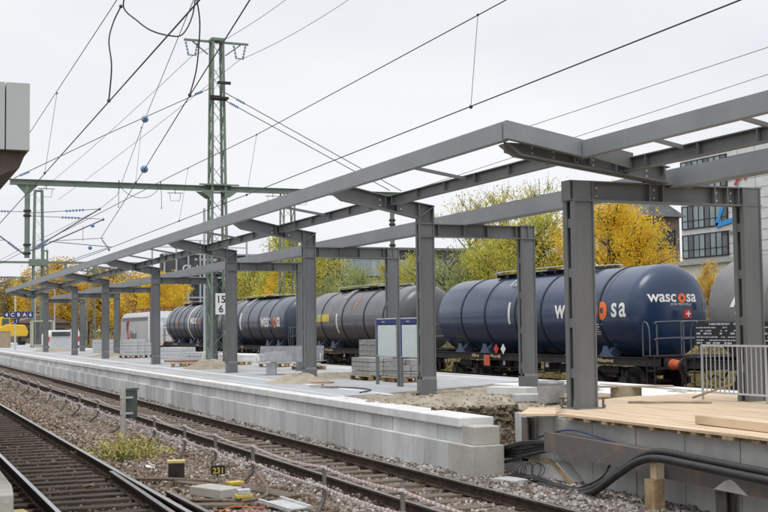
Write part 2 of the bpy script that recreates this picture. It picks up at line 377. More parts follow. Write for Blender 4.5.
def npmesh(name, v, f, m, parent=None):
    me = bpy.data.meshes.new(name); k = f.shape[1]
    me.vertices.add(len(v)); me.vertices.foreach_set('co', v.astype(np.float32).ravel())
    me.loops.add(f.size); me.loops.foreach_set('vertex_index', f.astype(np.int32).ravel())
    me.polygons.add(len(f)); me.polygons.foreach_set('loop_start', np.arange(0, f.size, k, dtype=np.int32))
    me.polygons.foreach_set('loop_total', np.full(len(f), k, dtype=np.int32))
    me.update(calc_edges=True); me.validate(); me.materials.append(M[m])
    o = bpy.data.objects.new(name, me); COL.objects.link(o)
    if parent: o.parent = parent
    return o

# ================================================================== GROUND
tag(MB().add([(-900, -300, -.40), (1500, -300, -.40), (1500, 2500, -.40), (-900, 2500, -.40)], [(0, 1, 2, 3)]).build('ground', 'earthy'), kind='structure')
def bed(X, Y): return -.17 + .018 * fractal(X, Y, 5, 1) + .02 * fractal(X, Y, 1.2, 2)
ysn = np.concatenate([np.arange(6, 34, .07), np.arange(34, 300, 1.5)])
grid('near_trackbed', np.arange(-1.5, 4.4, .07), ysn, lambda X, Y: bed(X, Y) - .045, 'ballast_dark')
grid('middle_strip', np.arange(4.33, 6.0, .07), ysn, lambda X, Y: bed(X, Y) + .03 * np.exp(-((X - 5.1) / .6) ** 2), 'ballast')
grid('far_trackbed', np.arange(5.93, 9.9, .07), ysn, lambda X, Y: bed(X, Y) + np.where(X > 8.1, .02, np.where(X > 6.5, -.035, 0)), 'ballast_far')
grid('rear_trackbed', np.arange(17.7, 27, .4), np.arange(0, 300, 1.5), lambda X, Y: -.2 + .02 * fractal(X, Y, 2, 4), 'ballast_dark')

def stones(name, m, x0, x1, y0, y1, n, smin, smax, zoff=0, avoid=None, seed=1, zfun=None, lab=None):
    rng = np.random.RandomState(seed)
    u = rng.rand(n); y = y0 * (y1 / y0) ** u; x = x0 + rng.rand(n) * (x1 - x0)
    if avoid is not None: k = ~avoid(x, y); x, y = x[k], y[k]
    n = len(x); s = smin + rng.rand(n) * (smax - smin)
    base = np.array([(-1,-1,-1),(1,-1,-1),(1,1,-1),(-1,1,-1),(-1,-1,1),(1,-1,1),(1,1,1),(-1,1,1)], float) * .5
    V = base[None] * (1 + (rng.rand(n, 8, 3) - .5) * .9); V[:, 4:, :2] *= .65
    V *= (s[:, None] * (1 + (rng.rand(n, 3) - .5) * .6))[:, None, :]
    a = rng.rand(n) * 6.28; t = (rng.rand(n) - .5) * 1.4
    ct, st = np.cos(t)[:, None], np.sin(t)[:, None]; y_, z_ = V[..., 1] * ct - V[..., 2] * st, V[..., 1] * st + V[..., 2] * ct
    V[..., 1], V[..., 2] = y_, z_
    ca, sa = np.cos(a)[:, None], np.sin(a)[:, None]; X = V[..., 0] * ca - V[..., 1] * sa; Y = V[..., 0] * sa + V[..., 1] * ca
    z = (zfun(x, y) if zfun else bed(x, y)) + zoff + s * .15
    V = np.stack([X + x[:, None], Y + y[:, None], V[..., 2] + z[:, None]], -1).reshape(-1, 3)
    F = np.array([(0,3,2,1),(4,5,6,7),(0,1,5,4),(1,2,6,5),(2,3,7,6),(3,0,4,7)])
    F = (F[None] + (np.arange(n) * 8)[:, None, None]).reshape(-1, 4)
    return tag(npmesh(name, V, F, m), lab or {'ballast_stones': 'loose brown and grey ballast stones between the two tracks and along the platform wall',
            'dark_ballast_stones': 'dark oily ballast stones filling the nearer track'}.get(name), 'gravel', kind='stuff')
stones('ballast_stones', 'stone_brown', 3.75, 5.95, 9, 60, 26000, .025, .065, .0, seed=3)
stones('ballast_stones', 'stone', 8.05, 8.85, 9, 60, 9000, .03, .07, .0, seed=5)
stones('ballast_stones', 'stone', 5.8, 6.5, 9, 50, 7000, .03, .07, -.005, seed=6)
stones('ballast_stones', 'stone', 6.5, 8.05, 9, 50, 5500, .03, .055, -.04, seed=7)
stones('dark_ballast_stones', 'stone_dark', -1, 3.8, 9, 50, 15000, .025, .05, -.035, seed=4)
stones('ballast_stones', 'stone', 8.3, 9.9, 10.5, 19.0, 9000, .03, .07, .02, seed=8)

# ================================================================== TRACKS
def rail_mb(mb, x, y0, y1, pts=None):
    prof = [(-.07, -.17), (.07, -.17), (.07, -.155), (.012, -.14), (.012, -.045), (.036, -.035), (.036, -.004), (.03, 0), (-.03, 0), (-.036, -.004), (-.036, -.035), (-.012, -.045), (-.012, -.14), (-.07, -.155)]
    n = len(prof); ys = [y0, y1] if not pts else None
    P = pts or [(x, y0), (x, y1)]; o = len(mb.v)
    for (px, py) in P: mb.v += [(px + a, py, b) for a, b in prof]
    for j in range(len(P) - 1):
        for i in range(n):
            k = (i + 1) % n; mb.f.append((o + j * n + i, o + j * n + k, o + (j + 1) * n + k, o + (j + 1) * n + i)); mb.mi.append(1 if i in (6, 7, 8) else 0)
    mb.f.append(tuple(range(o, o + n))[::-1]); mb.mi.append(0)
def track(label, xc, y0, y1, smat, topmat, pitch, gauge=1.507, jitter=.03, clips=True, swid=2.5, yparts=None):
    t = empty('railway_track', (xc, y0, 0), label, 'railway track', 'railway tracks')
    for s in (-1, 1):
        mb = MB(); rail_mb(mb, xc + s * gauge / 2, y0, y1); mb.build('rail', ['rail_rust', topmat], t, recalc=True)
    far = MB(); y = y0 + .2; n = 0
    while y < min(y1, 170):
        sh = random.uniform(-1, 1) * jitter; a = (xc - swid / 2 + sh * 2, xc + swid / 2 + sh * 2)
        mb = MB() if n < 97 else far
        mb.rbox((xc + sh, y, -.235), (swid, .25, .15), random.uniform(-1, 1) * jitter * .6)
        if n < 97:
            mb.build('sleeper', smat, t, bevel=.012 if n < 45 else 0)
        y += pitch + random.uniform(-1, 1) * jitter; n += 1
    if far.v: tag(far.build('sleeper', smat, t), kind='stuff')
    if clips:
        mb = MB(); y = y0 + .2
        while y < min(y1, 60):
            for s in (-1, 1):
                for q in (-1, 1):
                    mb.rbox((xc + s * gauge / 2 + q * .11, y, -.145), (.09, .14, .035)); mb.tube([(xc + s * gauge / 2 + q * .115, y, -.15), (xc + s * gauge / 2 + q * .115, y, -.09)], .018, 6)
            y += pitch
        tag(mb.build('rail_clip', 'rail_rust', t), kind='stuff')
    return t
random.seed(3)
far_t = track('farther of the two front tracks, brown wooden sleepers beside the concrete platform wall', 7.27, 7, 330, 'sleeper', 'rail_top_dull', .63)
near_t = track('nearest track with shiny rail heads and dark oily sleepers at the lower left', 2.93, 7, 330, 'sleeper_dark', 'rail_top', .62, jitter=.05)
rear_t = track('track behind the island platform carrying the train of tank wagons', 23, 5, 330, 'sleeper', 'rail_top_dull', 1.2, clips=False)
mid_t = track('empty track between the island platform and the tank wagons', 19.3, 5, 330, 'sleeper', 'rail_top_dull', 1.2, clips=False)
# switch blade beside the nearer track's right rail
t = empty('switch_blade', (3.3, 12, 0), 'extra dark check rail lying inside the right rail of the nearest track', 'switch rail')
mb = MB(); rail_mb(mb, 0, 0, 0, [(3.59, 20), (3.54, 17.4), (3.46, 14), (3.40, 11), (3.34, 7)]); mb.build('rail', ['rail_rust', 'rail_top_dull'], t)
mb = MB(); rail_mb(mb, 0, 0, 0, [(3.88, 17.2), (3.90, 15), (4.02, 11), (4.2, 7)]); mb.build('rail', ['rail_rust', 'rail_top_dull'], t)
mb = MB()
for y in np.arange(8, 17, 1.24): mb.cut(); mb.rbox((3.9, y, -.12), (.9, .14, .03))
mb.parts('tie_plate', 'rail_rust', t)

# ================================================================== PLATFORM
PZ = .78
# sandy building ground with the trench behind the end of the platform wall
def sandz(X, Y):
    n = fractal(X, Y, 2.2, 5); n2 = fractal(X, Y, 9, 6)
    z = .735 + .045 * n + .03 * n2 + .012 * fractal(X, Y, 24, 16)
    edge = np.minimum(1, np.maximum(0, (19.95 + .12 * n2 - Y) / .35)) * np.minimum(1, np.maximum(0, (11.2 + .1 * n - X) / .35))
    z = z * (1 - edge) + (-.12 + .05 * n) * edge
    z += .12 * np.exp(-(((X - 10.6) / 1.2) ** 2 + ((Y - 22.6) / 1.0) ** 2)) + .10 * np.exp(-(((X - 12.6) / 1.5) ** 2 + ((Y - 21.6) / .7) ** 2))
    z = np.where(Y > 25.5, np.minimum(z, .755), z)
    return z
grid('sandy_ground', np.arange(9.3, 17.2, .06), np.arange(15, 29.5, .06), sandz, 'sand')
stones('sand_clods', 'clod', 9.35, 17.1, 18.5, 28.5, 3500, .008, .022, .0, seed=11, zfun=sandz, lab='small stones and clods scattered over the sandy ground')
stones('sand_clods', 'clod', 9.4, 12.6, 19.8, 23.6, 420, .02, .06, .0, seed=12, zfun=sandz, lab='small stones and clods scattered over the sandy ground')
def cutz(x, y): return -.12 + np.clip((y - 19.45) / .42, 0, 1) * .88
stones('sand_clods', 'clod_dark', 9.36, 11.1, 19.38, 19.9, 5200, .02, .075, .0, seed=13, zfun=cutz, lab='clods and roots in the dark cut face of the trench')
# earth face of the trench: ragged clods
tr = grid('earth_cut', np.linspace(9.35, 11.05, 150), np.linspace(19.45, 19.75, 60), lambda X, Y: np.zeros_like(X), 'earth')
vv = np.zeros(len(tr.data.vertices) * 3); tr.data.vertices.foreach_get('co', vv); vv = vv.reshape(-1, 3)
tt = (vv[:, 1] - 19.45) / .3; nn = fractal(vv[:, 0] * 1.0, tt * 1.4, 7, 9); vv[:, 2] = -.15 + tt * .93; vv[:, 1] = 19.5 + tt * .32 + .09 * nn + .05 * fractal(vv[:, 0], tt * 1.5, 31, 19)
tr.data.vertices.foreach_set('co', vv.ravel()); tr.data.update()
pav = MB()
pav.add([(9.3, 25.0, PZ), (10.3, 25.2, PZ), (12.0, 26.1, PZ), (14.2, 27.3, PZ), (15.4, 28.4, PZ), (17.8, 28.6, PZ), (17.8, 330, PZ), (9.3, 330, PZ),
         (9.3, 25.0, .66), (10.3, 25.2, .66), (12.0, 26.1, .66), (14.2, 27.3, .66), (15.4, 28.4, .66), (17.8, 28.6, .66)],
        [(0, 1, 2, 3, 4, 5, 6, 7), (8, 9, 1, 0), (9, 10, 2, 1), (10, 11, 3, 2), (11, 12, 4, 3), (12, 13, 5, 4)])
tag(pav.build('platform_paving', 'pave'), kind='structure')
st = MB(); st.mm(10.62, 10.78, 24.9, 320, PZ - .02, PZ + .004); st.mm(9.55, 9.60, 25, 320, PZ - .02, PZ + .0035)
st.mm(16.2, 16.35, 26, 300, PZ - .02, PZ + .004)
tag(st.build('platform_line', 'pave_w'), kind='structure')
# slab joints as shallow dark strips of the laying bed between slabs (real gaps in the paving pattern)
lt = MB()
for q in range(60):
    y = 26.5 + q * q * .03 + q * .9
    if y > 120: break
    lt.mm(9.7, 10.55, y, y + .012 + .004 * q / 10, PZ - .02, PZ + .0025)
tag(lt.build('paving_joint', 'conc_dark'), kind='structure')
# rear half of the platform: light slabs
rp = MB(); rp.mm(14.9, 16.9, 20.5, 28.2, .70, .775)
tag(rp.build('rear_walkway', 'pave_w'), kind='structure')

pw = empty('platform_wall', (9, 60, 0), 'long light grey concrete platform wall with a pale coping beside the far track', 'wall')
lo = MB(); up = MB(); cap = MB(); y = 17.0; k = 0
y = 17.3
while y < 150:
    L = .98 if y < 90 else 4.0
    lo.mm(8.87 + random.uniform(-.006, .006), 9.4, y + .95, y + .95 + L - .03, -.3, .355 + random.uniform(-.003, .003))
    up.mm(8.985 + random.uniform(-.003, .003), 9.38, y + .65, y + .65 + L - .028, .355, .62)
    y += L; k += 1
lo.mm(8.87, 9.4, 151.5, 330, -.3, .355); up.mm(8.985, 9.38, 151.5, 330, .355, .62)
y = 17.95
while y < 330:
    L = 1.98 if y < 90 else 12
    cap.mm(8.93 + random.uniform(-.003, .003), 9.58, y, y + L - .01, .62, .775); y += L
lo.build('lower_wall', 'conc', pw, bevel=.012); up.build('upper_wall', 'conc', pw, bevel=.01); cap.build('coping', 'conc_cap', pw, bevel=.015)
e = MB(); e.mm(8.865, 9.46, 17.38, 18.23, -.3, .36); e.build('lower_end_block', 'conc_sand', pw, bevel=.015)
e = MB(); e.mm(8.975, 9.44, 17.48, 17.93, .36, .66); e.build('upper_end_block', 'conc_sand', pw, bevel=.015)
rw = MB(); rw.mm(17.25, 17.8, 5, 330, .60, .78); rw.mm(17.45, 17.7, 5, 330, -.3, .6)
tag(rw.build('platform_edge', 'conc_cap', bevel=.01), 'pale concrete edge on the train side of the island platform', 'kerb')

# ================================================================== CANOPY
CY_ = [24.5, 32.41, 40.54, 52.77, 65.32, 76.14, 89.83]
XF, XR = 11.4, 14.0
def column_mb(x, y, z0, z1, w=.335, foot=True, dp=.24):
    mb = MB()
    for s in (-1, 1):
        f = dp * .34; yy = y + s * (dp - f) / 2; ye = y + s * (dp / 2 - .035)
        mb.mm(x - w / 2 + .012, x + w / 2 - .012, ye - .007, ye + .007, z0, z1)
        for q in (-1, 1): mb.mm(x + q * w / 2 - .012, x + q * w / 2 + .012, yy - f / 2, yy + f / 2, z0, z1)
    z = z0 + .5
    while z < z1 - .2:                                   # battens that join the two halves
        for q in (-1, 1): mb.mm(x + q * (w / 2 - .008) - .008, x + q * (w / 2 - .008) + .008, y - dp * .165, y + dp * .165, z, z + .15)
        z += .82
    if foot:
        mb.mm(x - w / 2 - .014, x + w / 2 + .014, y - dp / 2 - .02, y + dp / 2 + .02, z0, z0 + .34)
        mb.mm(x - w / 2 - .05, x + w / 2 + .05, y - dp / 2 - .06, y + dp / 2 + .06, z0 - .02, z0 + .015)
        mb.prism([(y - dp / 2 - .02, z0 + .34), (y + dp / 2 + .02, z0 + .34), (y + dp / 2 - .01, z0 + .40), (y - dp / 2 + .01, z0 + .40)], 'X', x - w / 2 - .012, x + w / 2 + .012)
    return mb
def arm_mb(y, tip=(9.2, 5.24, 5.46)):
    """cantilever arm: web plate with top and bottom flanges"""
    xt, zl, zu = tip
    top = [(xt, zu), (10.53, 5.18), (11.60, 5.01)]; bot = [(xt, zl), (9.42, 5.09), (10.45, 4.90), (11.20, 4.74)]
    mb = MB(); mb.prism(top + bot[::-1], 'Y', y - .01, y + .01)
    for L in (top, bot):
        for a, b in zip(L[:-1], L[1:]): mb.bar((a[0], y, a[1]), (b[0], y, b[1]), .26, .02)
    for xx, za, zb in ((10.40, 4.92, 5.19), (10.68, 4.87, 5.14), (11.22, 4.76, 5.05)): mb.mm(xx - .008, xx + .008, y - .12, y + .12, za, zb)
    return mb
can = empty('steel_canopy', (11.4, 24.5, PZ), 'long unroofed grey steel platform canopy frame running from the left edge to the middle', 'canopy')
for i, y in enumerate(CY_):
    mb = column_mb(XF, y, PZ, 4.61); mb.build('front_column', 'steel', can)
    column_mb(XR, y, PZ, 4.61, foot=True).build('rear_column', 'steel', can)
    # knee: plates from the column head up to the arm
    kb = MB(); kb.prism([(11.235, 4.30), (11.565, 4.30), (11.58, 5.01), (11.235, 4.76)], 'Y', y - .01, y + .01)
    kb.mm(11.56, 11.585, y - .12, y + .12, 4.61, 5.01); kb.mm(11.225, 11.245, y - .12, y + .12, 4.61, 4.76)
    kb.bar((11.235, y, 4.76), (11.58, y, 5.0), .24, .018); kb.mm(11.22, 11.59, y - .125, y + .125, 4.60, 4.625); kb.mm(11.22, 11.59, y - .125, y + .125, 4.30, 4.325)
    kb.build('knee', 'steel', can)
    arm_mb(y).build('cantilever_arm', 'steel', can)
    if i < 4:
        bb = MB()
        for xx, zz in [(10.30, 5.00), (10.30, 5.12), (10.80, 4.93), (10.80, 5.05), (11.30, 4.4), (11.5, 4.4), (11.30, 4.52), (11.5, 4.52), (11.72, 4.4), (11.72, 4.52), (13.72, 4.4), (13.72, 4.52)]: bb.rbox((xx, y - .02, zz), (.035, .03, .035), 0, 0, .5)
        tag(bb.build('bolt', 'galv', can), kind='stuff')
    pb = MB(); pb.ibeam((11.6, y, 4.46), (13.8, y, 4.46), .30, .22, .02, .014)
    for xx in (11.7, 12.35, 12.95, 13.7): pb.mm(xx - .006, xx + .006, y - .10, y + .10, 4.33, 4.59)
    pb.mm(13.81, 14.19, y - .13, y + .13, 4.60, 4.625); pb.mm(13.81, 14.19, y - .13, y + .13, 4.30, 4.325); pb.mm(13.99, 14.01, y - .14, y + .14, 4.325, 4.60)
    pb.build('cross_beam', 'steel', can)
arm_mb(95.2).build('cantilever_arm', 'steel', can)
fb = MB(); fb.mm(9.10, 9.22, 16.62, 95.3, 5.22, 5.525); fb.build('edge_beam', 'steel_light', can, bevel=.006)
pb = MB(); pb.ibeam((10.55, 16.6, 5.10), (10.55, 95.3, 5.10), .22, .15, .016, .012)
for y in list(np.arange(17.6, 60, 1.33)): pb.mm(10.475, 10.545, y, y + .012, 5.0, 5.2)
pb.build('purlin', 'steel', can)
gb = MB(); gb.mm(12.47, 12.49, 4, 95, 4.632, 4.912); gb.mm(12.47, 12.80, 4, 95, 4.912, 4.93); gb.mm(12.47, 12.80, 4, 95, 4.614, 4.632); gb.mm(12.75, 12.765, 4, 95, 4.632, 4.912)
for y in (16.9,) + tuple(CY_): gb.mm(12.42, 12.85, y - .15, y + .15, 4.612, 4.626)
gb.build('box_girder', 'steel_light', can)
gp = MB(); gp.mm(12.66, 12.9, 20.4, 23.6, 4.96, 4.985); gp.mm(12.74, 12.76, 20.4, 23.6, 4.93, 4.96); gp.mm(12.66, 12.95, 4, 15.6, 4.96, 4.985); gp.mm(12.74, 12.76, 4, 15.6, 4.93, 4.96)
gp.build('cover_strip', 'steel', can)
for a, b in zip([16.75] + CY_[:-1], CY_):
    n = 1 if b - a < 9 else 2
    for q in range(n):
        y = a + (b - a) * (q + 1) / (n + 1)
        m_ = MB(); m_.bar((9.2, y, 5.34), (10.5, y, 5.14), .05, .06); m_.build('tie_bar', 'steel', can)
# the end of the frame: closed end arm lying on the first portal
ea = MB(); ea.prism([(9.10, 5.525), (10.62, 5.265), (10.62, 4.985), (9.10, 5.235)], 'Y', 16.45, 16.57); ea.build('end_fascia', 'steel_light', can, bevel=.005)
eb = MB(); eb.prism([(9.2, 5.22), (9.2, 5.05), (9.5, 4.97), (12.15, 4.66), (12.3, 4.68), (12.3, 4.92), (10.55, 5.20)], 'Y', 16.73, 16.75)
for L in ([(9.2, 5.19), (9.45, 5.02), (12.28, 4.668)], [(9.3, 5.30), (10.55, 5.20), (12.3, 4.93)]):
    for a, b in zip(L[:-1], L[1:]): eb.bar((a[0], 16.76, a[1]), (b[0], 16.76, b[1]), .30, .022)
for xx in (10.45, 10.75, 11.25, 12.2): eb.mm(xx - .01, xx + .01, 16.62, 16.9, 4.80 if xx > 11 else 4.92, 5.12 if xx < 11 else 4.99)
eb.build('end_arm', 'steel', can)

c2 = empty('steel_canopy', (10.7, 16.9, .93), 'nearer canopy frame at the right standing on the timber deck, its roof edge set back', 'canopy')
XA, XB, Y1 = 10.66, 14.12, 16.9
column_mb(XA, Y1, .93, 4.66, .36, False, .34).build('front_column', 'steel', c2)
fp = MB(); fp.mm(XA - .26, XA + .26, Y1 - .25, Y1 + .25, .93, .955)
fp.mm(XA - .2, XA + .2, Y1 - .18, Y1 + .18, 4.32, 4.345)
for q in (-1, 1):
    for s in (-1, 1): fp.mm(XA + q * .27 - .012, XA + q * .27 + .012, Y1 + s * .2 - .02, Y1 + s * .2 + .02, .955, 1.08); fp.tube([(XA + q * .26, Y1 + s * .26, .95), (XA + q * .26, Y1 + s * .26, 1.0)], .018, 6)
fp.build('base_plate', 'steel', c2)
column_mb(XB, Y1, .93, 4.66, .36, False, .30).build('rear_column', 'steel', c2)
pb = MB(); pb.ibeam((XA - .24, Y1, 4.50), (XB + .24, Y1, 4.50), .33, .26, .022, .014)
for xx in (XA - .23, XA - .02, XA + .24, 12.0, 12.27, 13.35, 13.62, 13.86, 14.3): pb.mm(xx - .009, xx + .009, Y1 - .128, Y1 + .128, 4.355, 4.645)
pb.build('portal_beam', 'steel', c2)
bb = MB()
for xx in (10.75, 11.0, 12.06, 12.14, 13.45, 13.75, 13.95):
    for zz in (4.42, 4.56): bb.rbox((xx, Y1 - .02, zz), (.032, .03, .032), 0, 0, .4)
for xx in (9.7, 10.1, 10.55, 10.85, 11.4, 11.9):
    for zz in (0, .09): bb.rbox((xx, 16.725, 5.06 - (xx - 9.7) * .13 + zz), (.032, .02, .032), 0, 0, .4)
tag(bb.build('bolt', 'galv', c2), kind='stuff')
pb = MB(); pb.mm(12.18, 12.20, Y1 - .1, Y1 + .1, 4.665, 5.0); pb.prism([(11.95, 4.67), (12.18, 4.92), (12.18, 4.98), (11.93, 4.72)], 'Y', Y1 - .02, Y1 + .0); pb.mm(12.2, 12.36, Y1 - .008, Y1 + .008, 4.665, 4.98)
pb.build('stub_post', 'steel', c2)
fb = MB(); fb.mm(10.46, 10.58, 3, 16.42, 4.985, 5.265); fb.build('edge_beam', 'steel_light', c2, bevel=.006)
pb = MB(); pb.ibeam((11.42, 3, 4.92), (11.42, 16.72, 4.92), .22, .15, .016, .012)
for y in np.arange(4, 16, 1.33): pb.mm(11.34, 11.41, y, y + .012, 4.83, 5.01)
pb.build('purlin', 'steel', c2)
for y in (15.0, 13.0, 11, 9):
    m_ = MB(); m_.bar((10.56, y, 5.13), (11.36, y, 4.99), .05, .06); m_.build('tie_bar', 'steel', c2)
for y in (8.7, 5.0):
    m_ = MB(); m_.prism([(10.52, 5.2), (12.6, 4.98), (12.6, 4.68), (10.52, 5.0)], 'Y', y - .01, y + .01); m_.bar((10.52, y, 4.99), (12.6, y, 4.67), .24, .02); m_.build('cantilever_arm', 'steel', c2)
ca_ = MB(); ca_.prism([(10.6, 5.25), (11.42, 5.10), (11.42, 4.83), (10.6, 5.0)], 'Y', 16.40, 16.415); ca_.build('end_arm', 'steel', c2)

# ================================================================== TIMBER DECK, WALL UNDER IT, CABLES
dk = empty('timber_deck', (11, 14, .9), 'pale raw timber work deck laid over the platform edge at the right', 'deck')
poly_left = [(9.72, 16.0), (10.5, 17.3), (12.0, 18.6), (13.0, 19.15), (15.5, 19.4)]
def ydeck(x):
    for (a, b), (c, d) in zip(poly_left[:-1], poly_left[1:]):
        if a <= x <= c: return b + (d - b) * (x - a) / (c - a)
    return 19.4
mb = MB(); x = 9.72
while x < 15.4:
    w_ = .24; yl = ydeck(x + w_ / 2) + random.uniform(-.02, .02); z = .93 + random.uniform(-.004, .004)
    y = yl
    while y > 3:
        L = random.uniform(3.2, 4.6); mb.mm(x + .003, x + w_ - .003, max(y - L + .004, 3), y, z - .035, z); y -= L
    x += w_
mb.build('board', 'wood', dk)
mb = MB()
y = 15.8
while y > 4: mb.rbox((9.84 + random.uniform(-.02, .02), y, .872), (.22 + random.uniform(0, .03), random.uniform(.06, .2), .04)); y -= random.uniform(.18, .6)
mb.mm(9.85, 9.9, 4, 16.1, .84, .893); mb.build('joist', 'wood_edge', dk)
t = MB(); t.rbox((9.95, 17.0, .90), (.55, 1.5, .035), -.62); tag(t.build('loose_plank', 'wood'), 'loose pale plank bridging from the deck to the sand over the trench', 'plank', 'planks on the deck')
t = MB(); t.rbox((10.20, 10.4, 1.0), (.20, 6.0, .12), -.04); tag(t.build('timber_beam', 'wood', bevel=.008), 'thick squared timber beam lying along the front edge of the deck at the far right', 'timber beam')
wl = empty('retaining_wall', (10, 14, 0), 'weathered grey concrete wall beneath the timber deck', 'wall')
mb = MB(); y = 17.75
while y > 3:
    L = 1.12; mb.mm(9.95 + random.uniform(-.004, .004), 10.3, y - L + .022, y, -.3, .83); y -= L
mb.build('wall_panel', 'conc_dark', wl, bevel=.008)
mb = MB(); mb.mm(9.98, 11.4, 17.75, 17.95, -.1, .83); mb.build('end_panel', 'conc', wl, bevel=.01)
fo = MB(); fo.prism([(16.9, -.3), (18.3, -.3), (18.2, .14), (17.0, .16), (16.2, .17), (15.55, -.22), (15.4, -.3)], 'X', 9.74, 9.94)
tag(fo.build('concrete_footing', 'conc_dark', bevel=.01), 'low concrete footing with a sloped end in the trench below the deck', 'footing')
fo = MB(); fo.bar((9.72, 16.35, .18), (9.72, 15.6, -.18), .04, .04); fo.bar((9.72, 17.6, .16), (9.72, 16.35, .18), .04, .04)
tag(fo.build('timber_batten', 'wood_edge'), 'thin yellowish timber batten along the sloped footing edge', 'batten')
t = MB(); t.rbox((9.55, 17.95, .02), (.14, .18, .3)); tag(t.build('timber_block', 'wood_edge'), 'short yellowish timber block standing in the trench by the footing', 'timber block')
wal = empty('steel_waling', (9.6, 14, .4), 'rusty steel beam bolted along the concrete wall below the deck', 'steel beam')
mb = MB(); mb.prism([(16.35, .62), (16.35, .33), (13.55, .30), (13.55, .575)], 'X', 9.60, 9.64); mb.prism([(16.35, .62), (13.55, .575), (13.55, .595), (16.35, .64)], 'X', 9.60, 9.80); mb.prism([(16.35, .33), (13.55, .30), (13.55, .315), (16.35, .345)], 'X', 9.645, 9.80)
mb.build('beam_length', 'rust', wal)
mb = MB(); mb.prism([(13.50, .55), (13.50, .27), (5, .16), (5, .44)], 'X', 9.57, 9.61); mb.prism([(13.5, .55), (5, .44), (5, .46), (13.5, .57)], 'X', 9.57, 9.80)
mb.build('beam_length', 'rust', wal)
mb = MB()
for y in (10.2, 11.9):  # triangular concrete splashes
    mb.cut(); mb.prism([(y - .32, .245), (y + .30, .25), (y + .1, .37), (y, .40), (y - .1, .37)], 'X', 9.560, 9.568)
mb.parts('mortar_patch', 'conc_dark', wal)
for i, (y, lab) in enumerate([(17.2, 'rusty upright steel post at the left end of the wall under the deck'), (12.3, 'rusty upright steel post behind the lower beam right of the timber prop')]):
    p = MB(); p.mm(9.84, 9.86, y - .12, y + .12, -.3 if i else .10, .80 if not i else .30); p.mm(9.74, 9.76, y - .1, y + .1, -.3 if i else .10, .80 if not i else .30); p.mm(9.76, 9.84, y - .006, y + .006, -.3 if i else .10, .80 if not i else .30)
    tag(p.build('steel_post', 'rust'), lab, 'steel post')
tp = empty('timber_prop', (9.45, 13.3, -.2), 'short squared timber prop standing in front of the rusty beam', 'timber prop')
MB().mm(9.32, 9.50, 13.12, 13.32, -.3, .27).build('lower_timber', 'wood_edge', tp, bevel=.01)
MB().mm(9.37, 9.50, 13.12, 13.26, .27, .56).build('upper_timber', 'wood', tp, bevel=.01)
def spline(pts, n=8):
    P = [Vector(p) for p in pts]; P = [P[0] * 2 - P[1]] + P + [P[-1] * 2 - P[-2]]; out = []
    for i in range(1, len(P) - 2):
        for k in range(n):
            t = k / n; a, b, c, d = P[i - 1:i + 3]
            out.append(.5 * ((2 * b) + (c - a) * t + (2 * a - 5 * b + 4 * c - d) * t * t + (3 * b - a - 3 * c + d) * t ** 3))
    return out + [P[-2]]
for k, (dx, dz, lab) in enumerate([(0, 0, 'upper thick black plastic pipe looping over the timber prop'), (-.10, -.085, 'lower thick black plastic pipe looping over the timber prop')]):
    pts = [(9.52 + dx, 16.35 - k * .1, -.12), (9.42 + dx, 15.8, -.11 + dz * .3), (9.4 + dx, 15.0, -.10 + dz * .4), (9.4 + dx, 14.49, .05 + dz), (9.4 + dx, 13.87, .36 + dz), (9.4 + dx, 13.4, .57 + dz), (9.42 + dx, 13.0, .635 + dz * .9), (9.44 + dx, 12.25, .61 + dz * .8), (9.46 + dx, 11.0, .57 + dz * .8), (9.46 + dx, 8, .5 + dz * .8), (9.46 + dx, 4, .42 + dz)]
    tag(MB().tube(spline(pts), .052, 12).build('plastic_pipe', 'rubber', smooth=True), lab, 'pipe', 'black pipes below the deck')
for k in range(9):
    a, b = random.uniform(-.15, .15), random.uniform(-.12, .12)
    pts = [(9.50 + b * .8, 19.3 + b, -.05 + k * .02), (9.52 + b * .6, 18.4 + a, .0 + k * .025), (9.55 + b * .4, 17.7 + a, .07 + k * .03 + b * .3), (9.57 + b * .3, 17.0 + a, .20 + k * .026 - b * .3), (9.66 + b * .2, 16.4, .33 + k * .018), (9.78, 15.8, .40 + k * .01), (9.82, 14, .45)]
    o = MB().tube(spline(pts), .027, 7).build('cable', 'rubber', smooth=True)
    tag(o, 'one of the black cables running out of the trench to the rusty beam', 'cable', 'black cables in the trench')
for k in range(7):
    pts = [(9.3 + .03 * k, 17.1 + random.uniform(-.15, .1), -.14 + .01 * k), (9.32 + .02 * k, 16.6, -.08 + random.uniform(0, .05)), (9.36 + .02 * k, 16.1, -.09 + random.uniform(0, .05)), (9.4, 15.7, -.12)]
    tag(MB().tube(spline(pts), .016, 6).build('cable', 'rubber', smooth=True), 'one of the loose black cable ends lying by the mouth of the thick pipes', 'cable', 'loose cables at the pipe mouth')
for k in range(4):
    c = Vector((9.42 + .04 * k, 16.75 - .10 * k, .0 + .015 * k)); r = .10 + .02 * (k % 3)
    pts = [c + Vector((math.cos(a) * r, math.cos(a + k) * r * .35, math.sin(a) * r)) for a in np.linspace(0, 2 * PI, 20)]
    tag(MB().tube(pts, .007, 5).build('cable_loop', 'rubber', smooth=True), 'one of the thin upright black cable loops beside the pipe mouth', 'cable', 'thin cable loops')
tag(MB().tube(spline([(9.82, 16.9, .50), (9.72, 16.3, .62), (9.70, 15.7, .71), (9.72, 15.0, .66), (9.76, 14.3, .56)]), .015, 7).build('cable', 'cable_blue', smooth=True), 'thin blue cable arching above the rusty beam', 'cable')
tag(MB().tube(spline([(9.72, 14.7, .3), (9.58, 14.75, .1), (9.50, 15.2, -.08), (9.45, 15.6, -.13)]), .016, 7).build('cable', 'rubber', smooth=True), 'single black cable hanging below the rusty beam down to the pipes', 'cable')
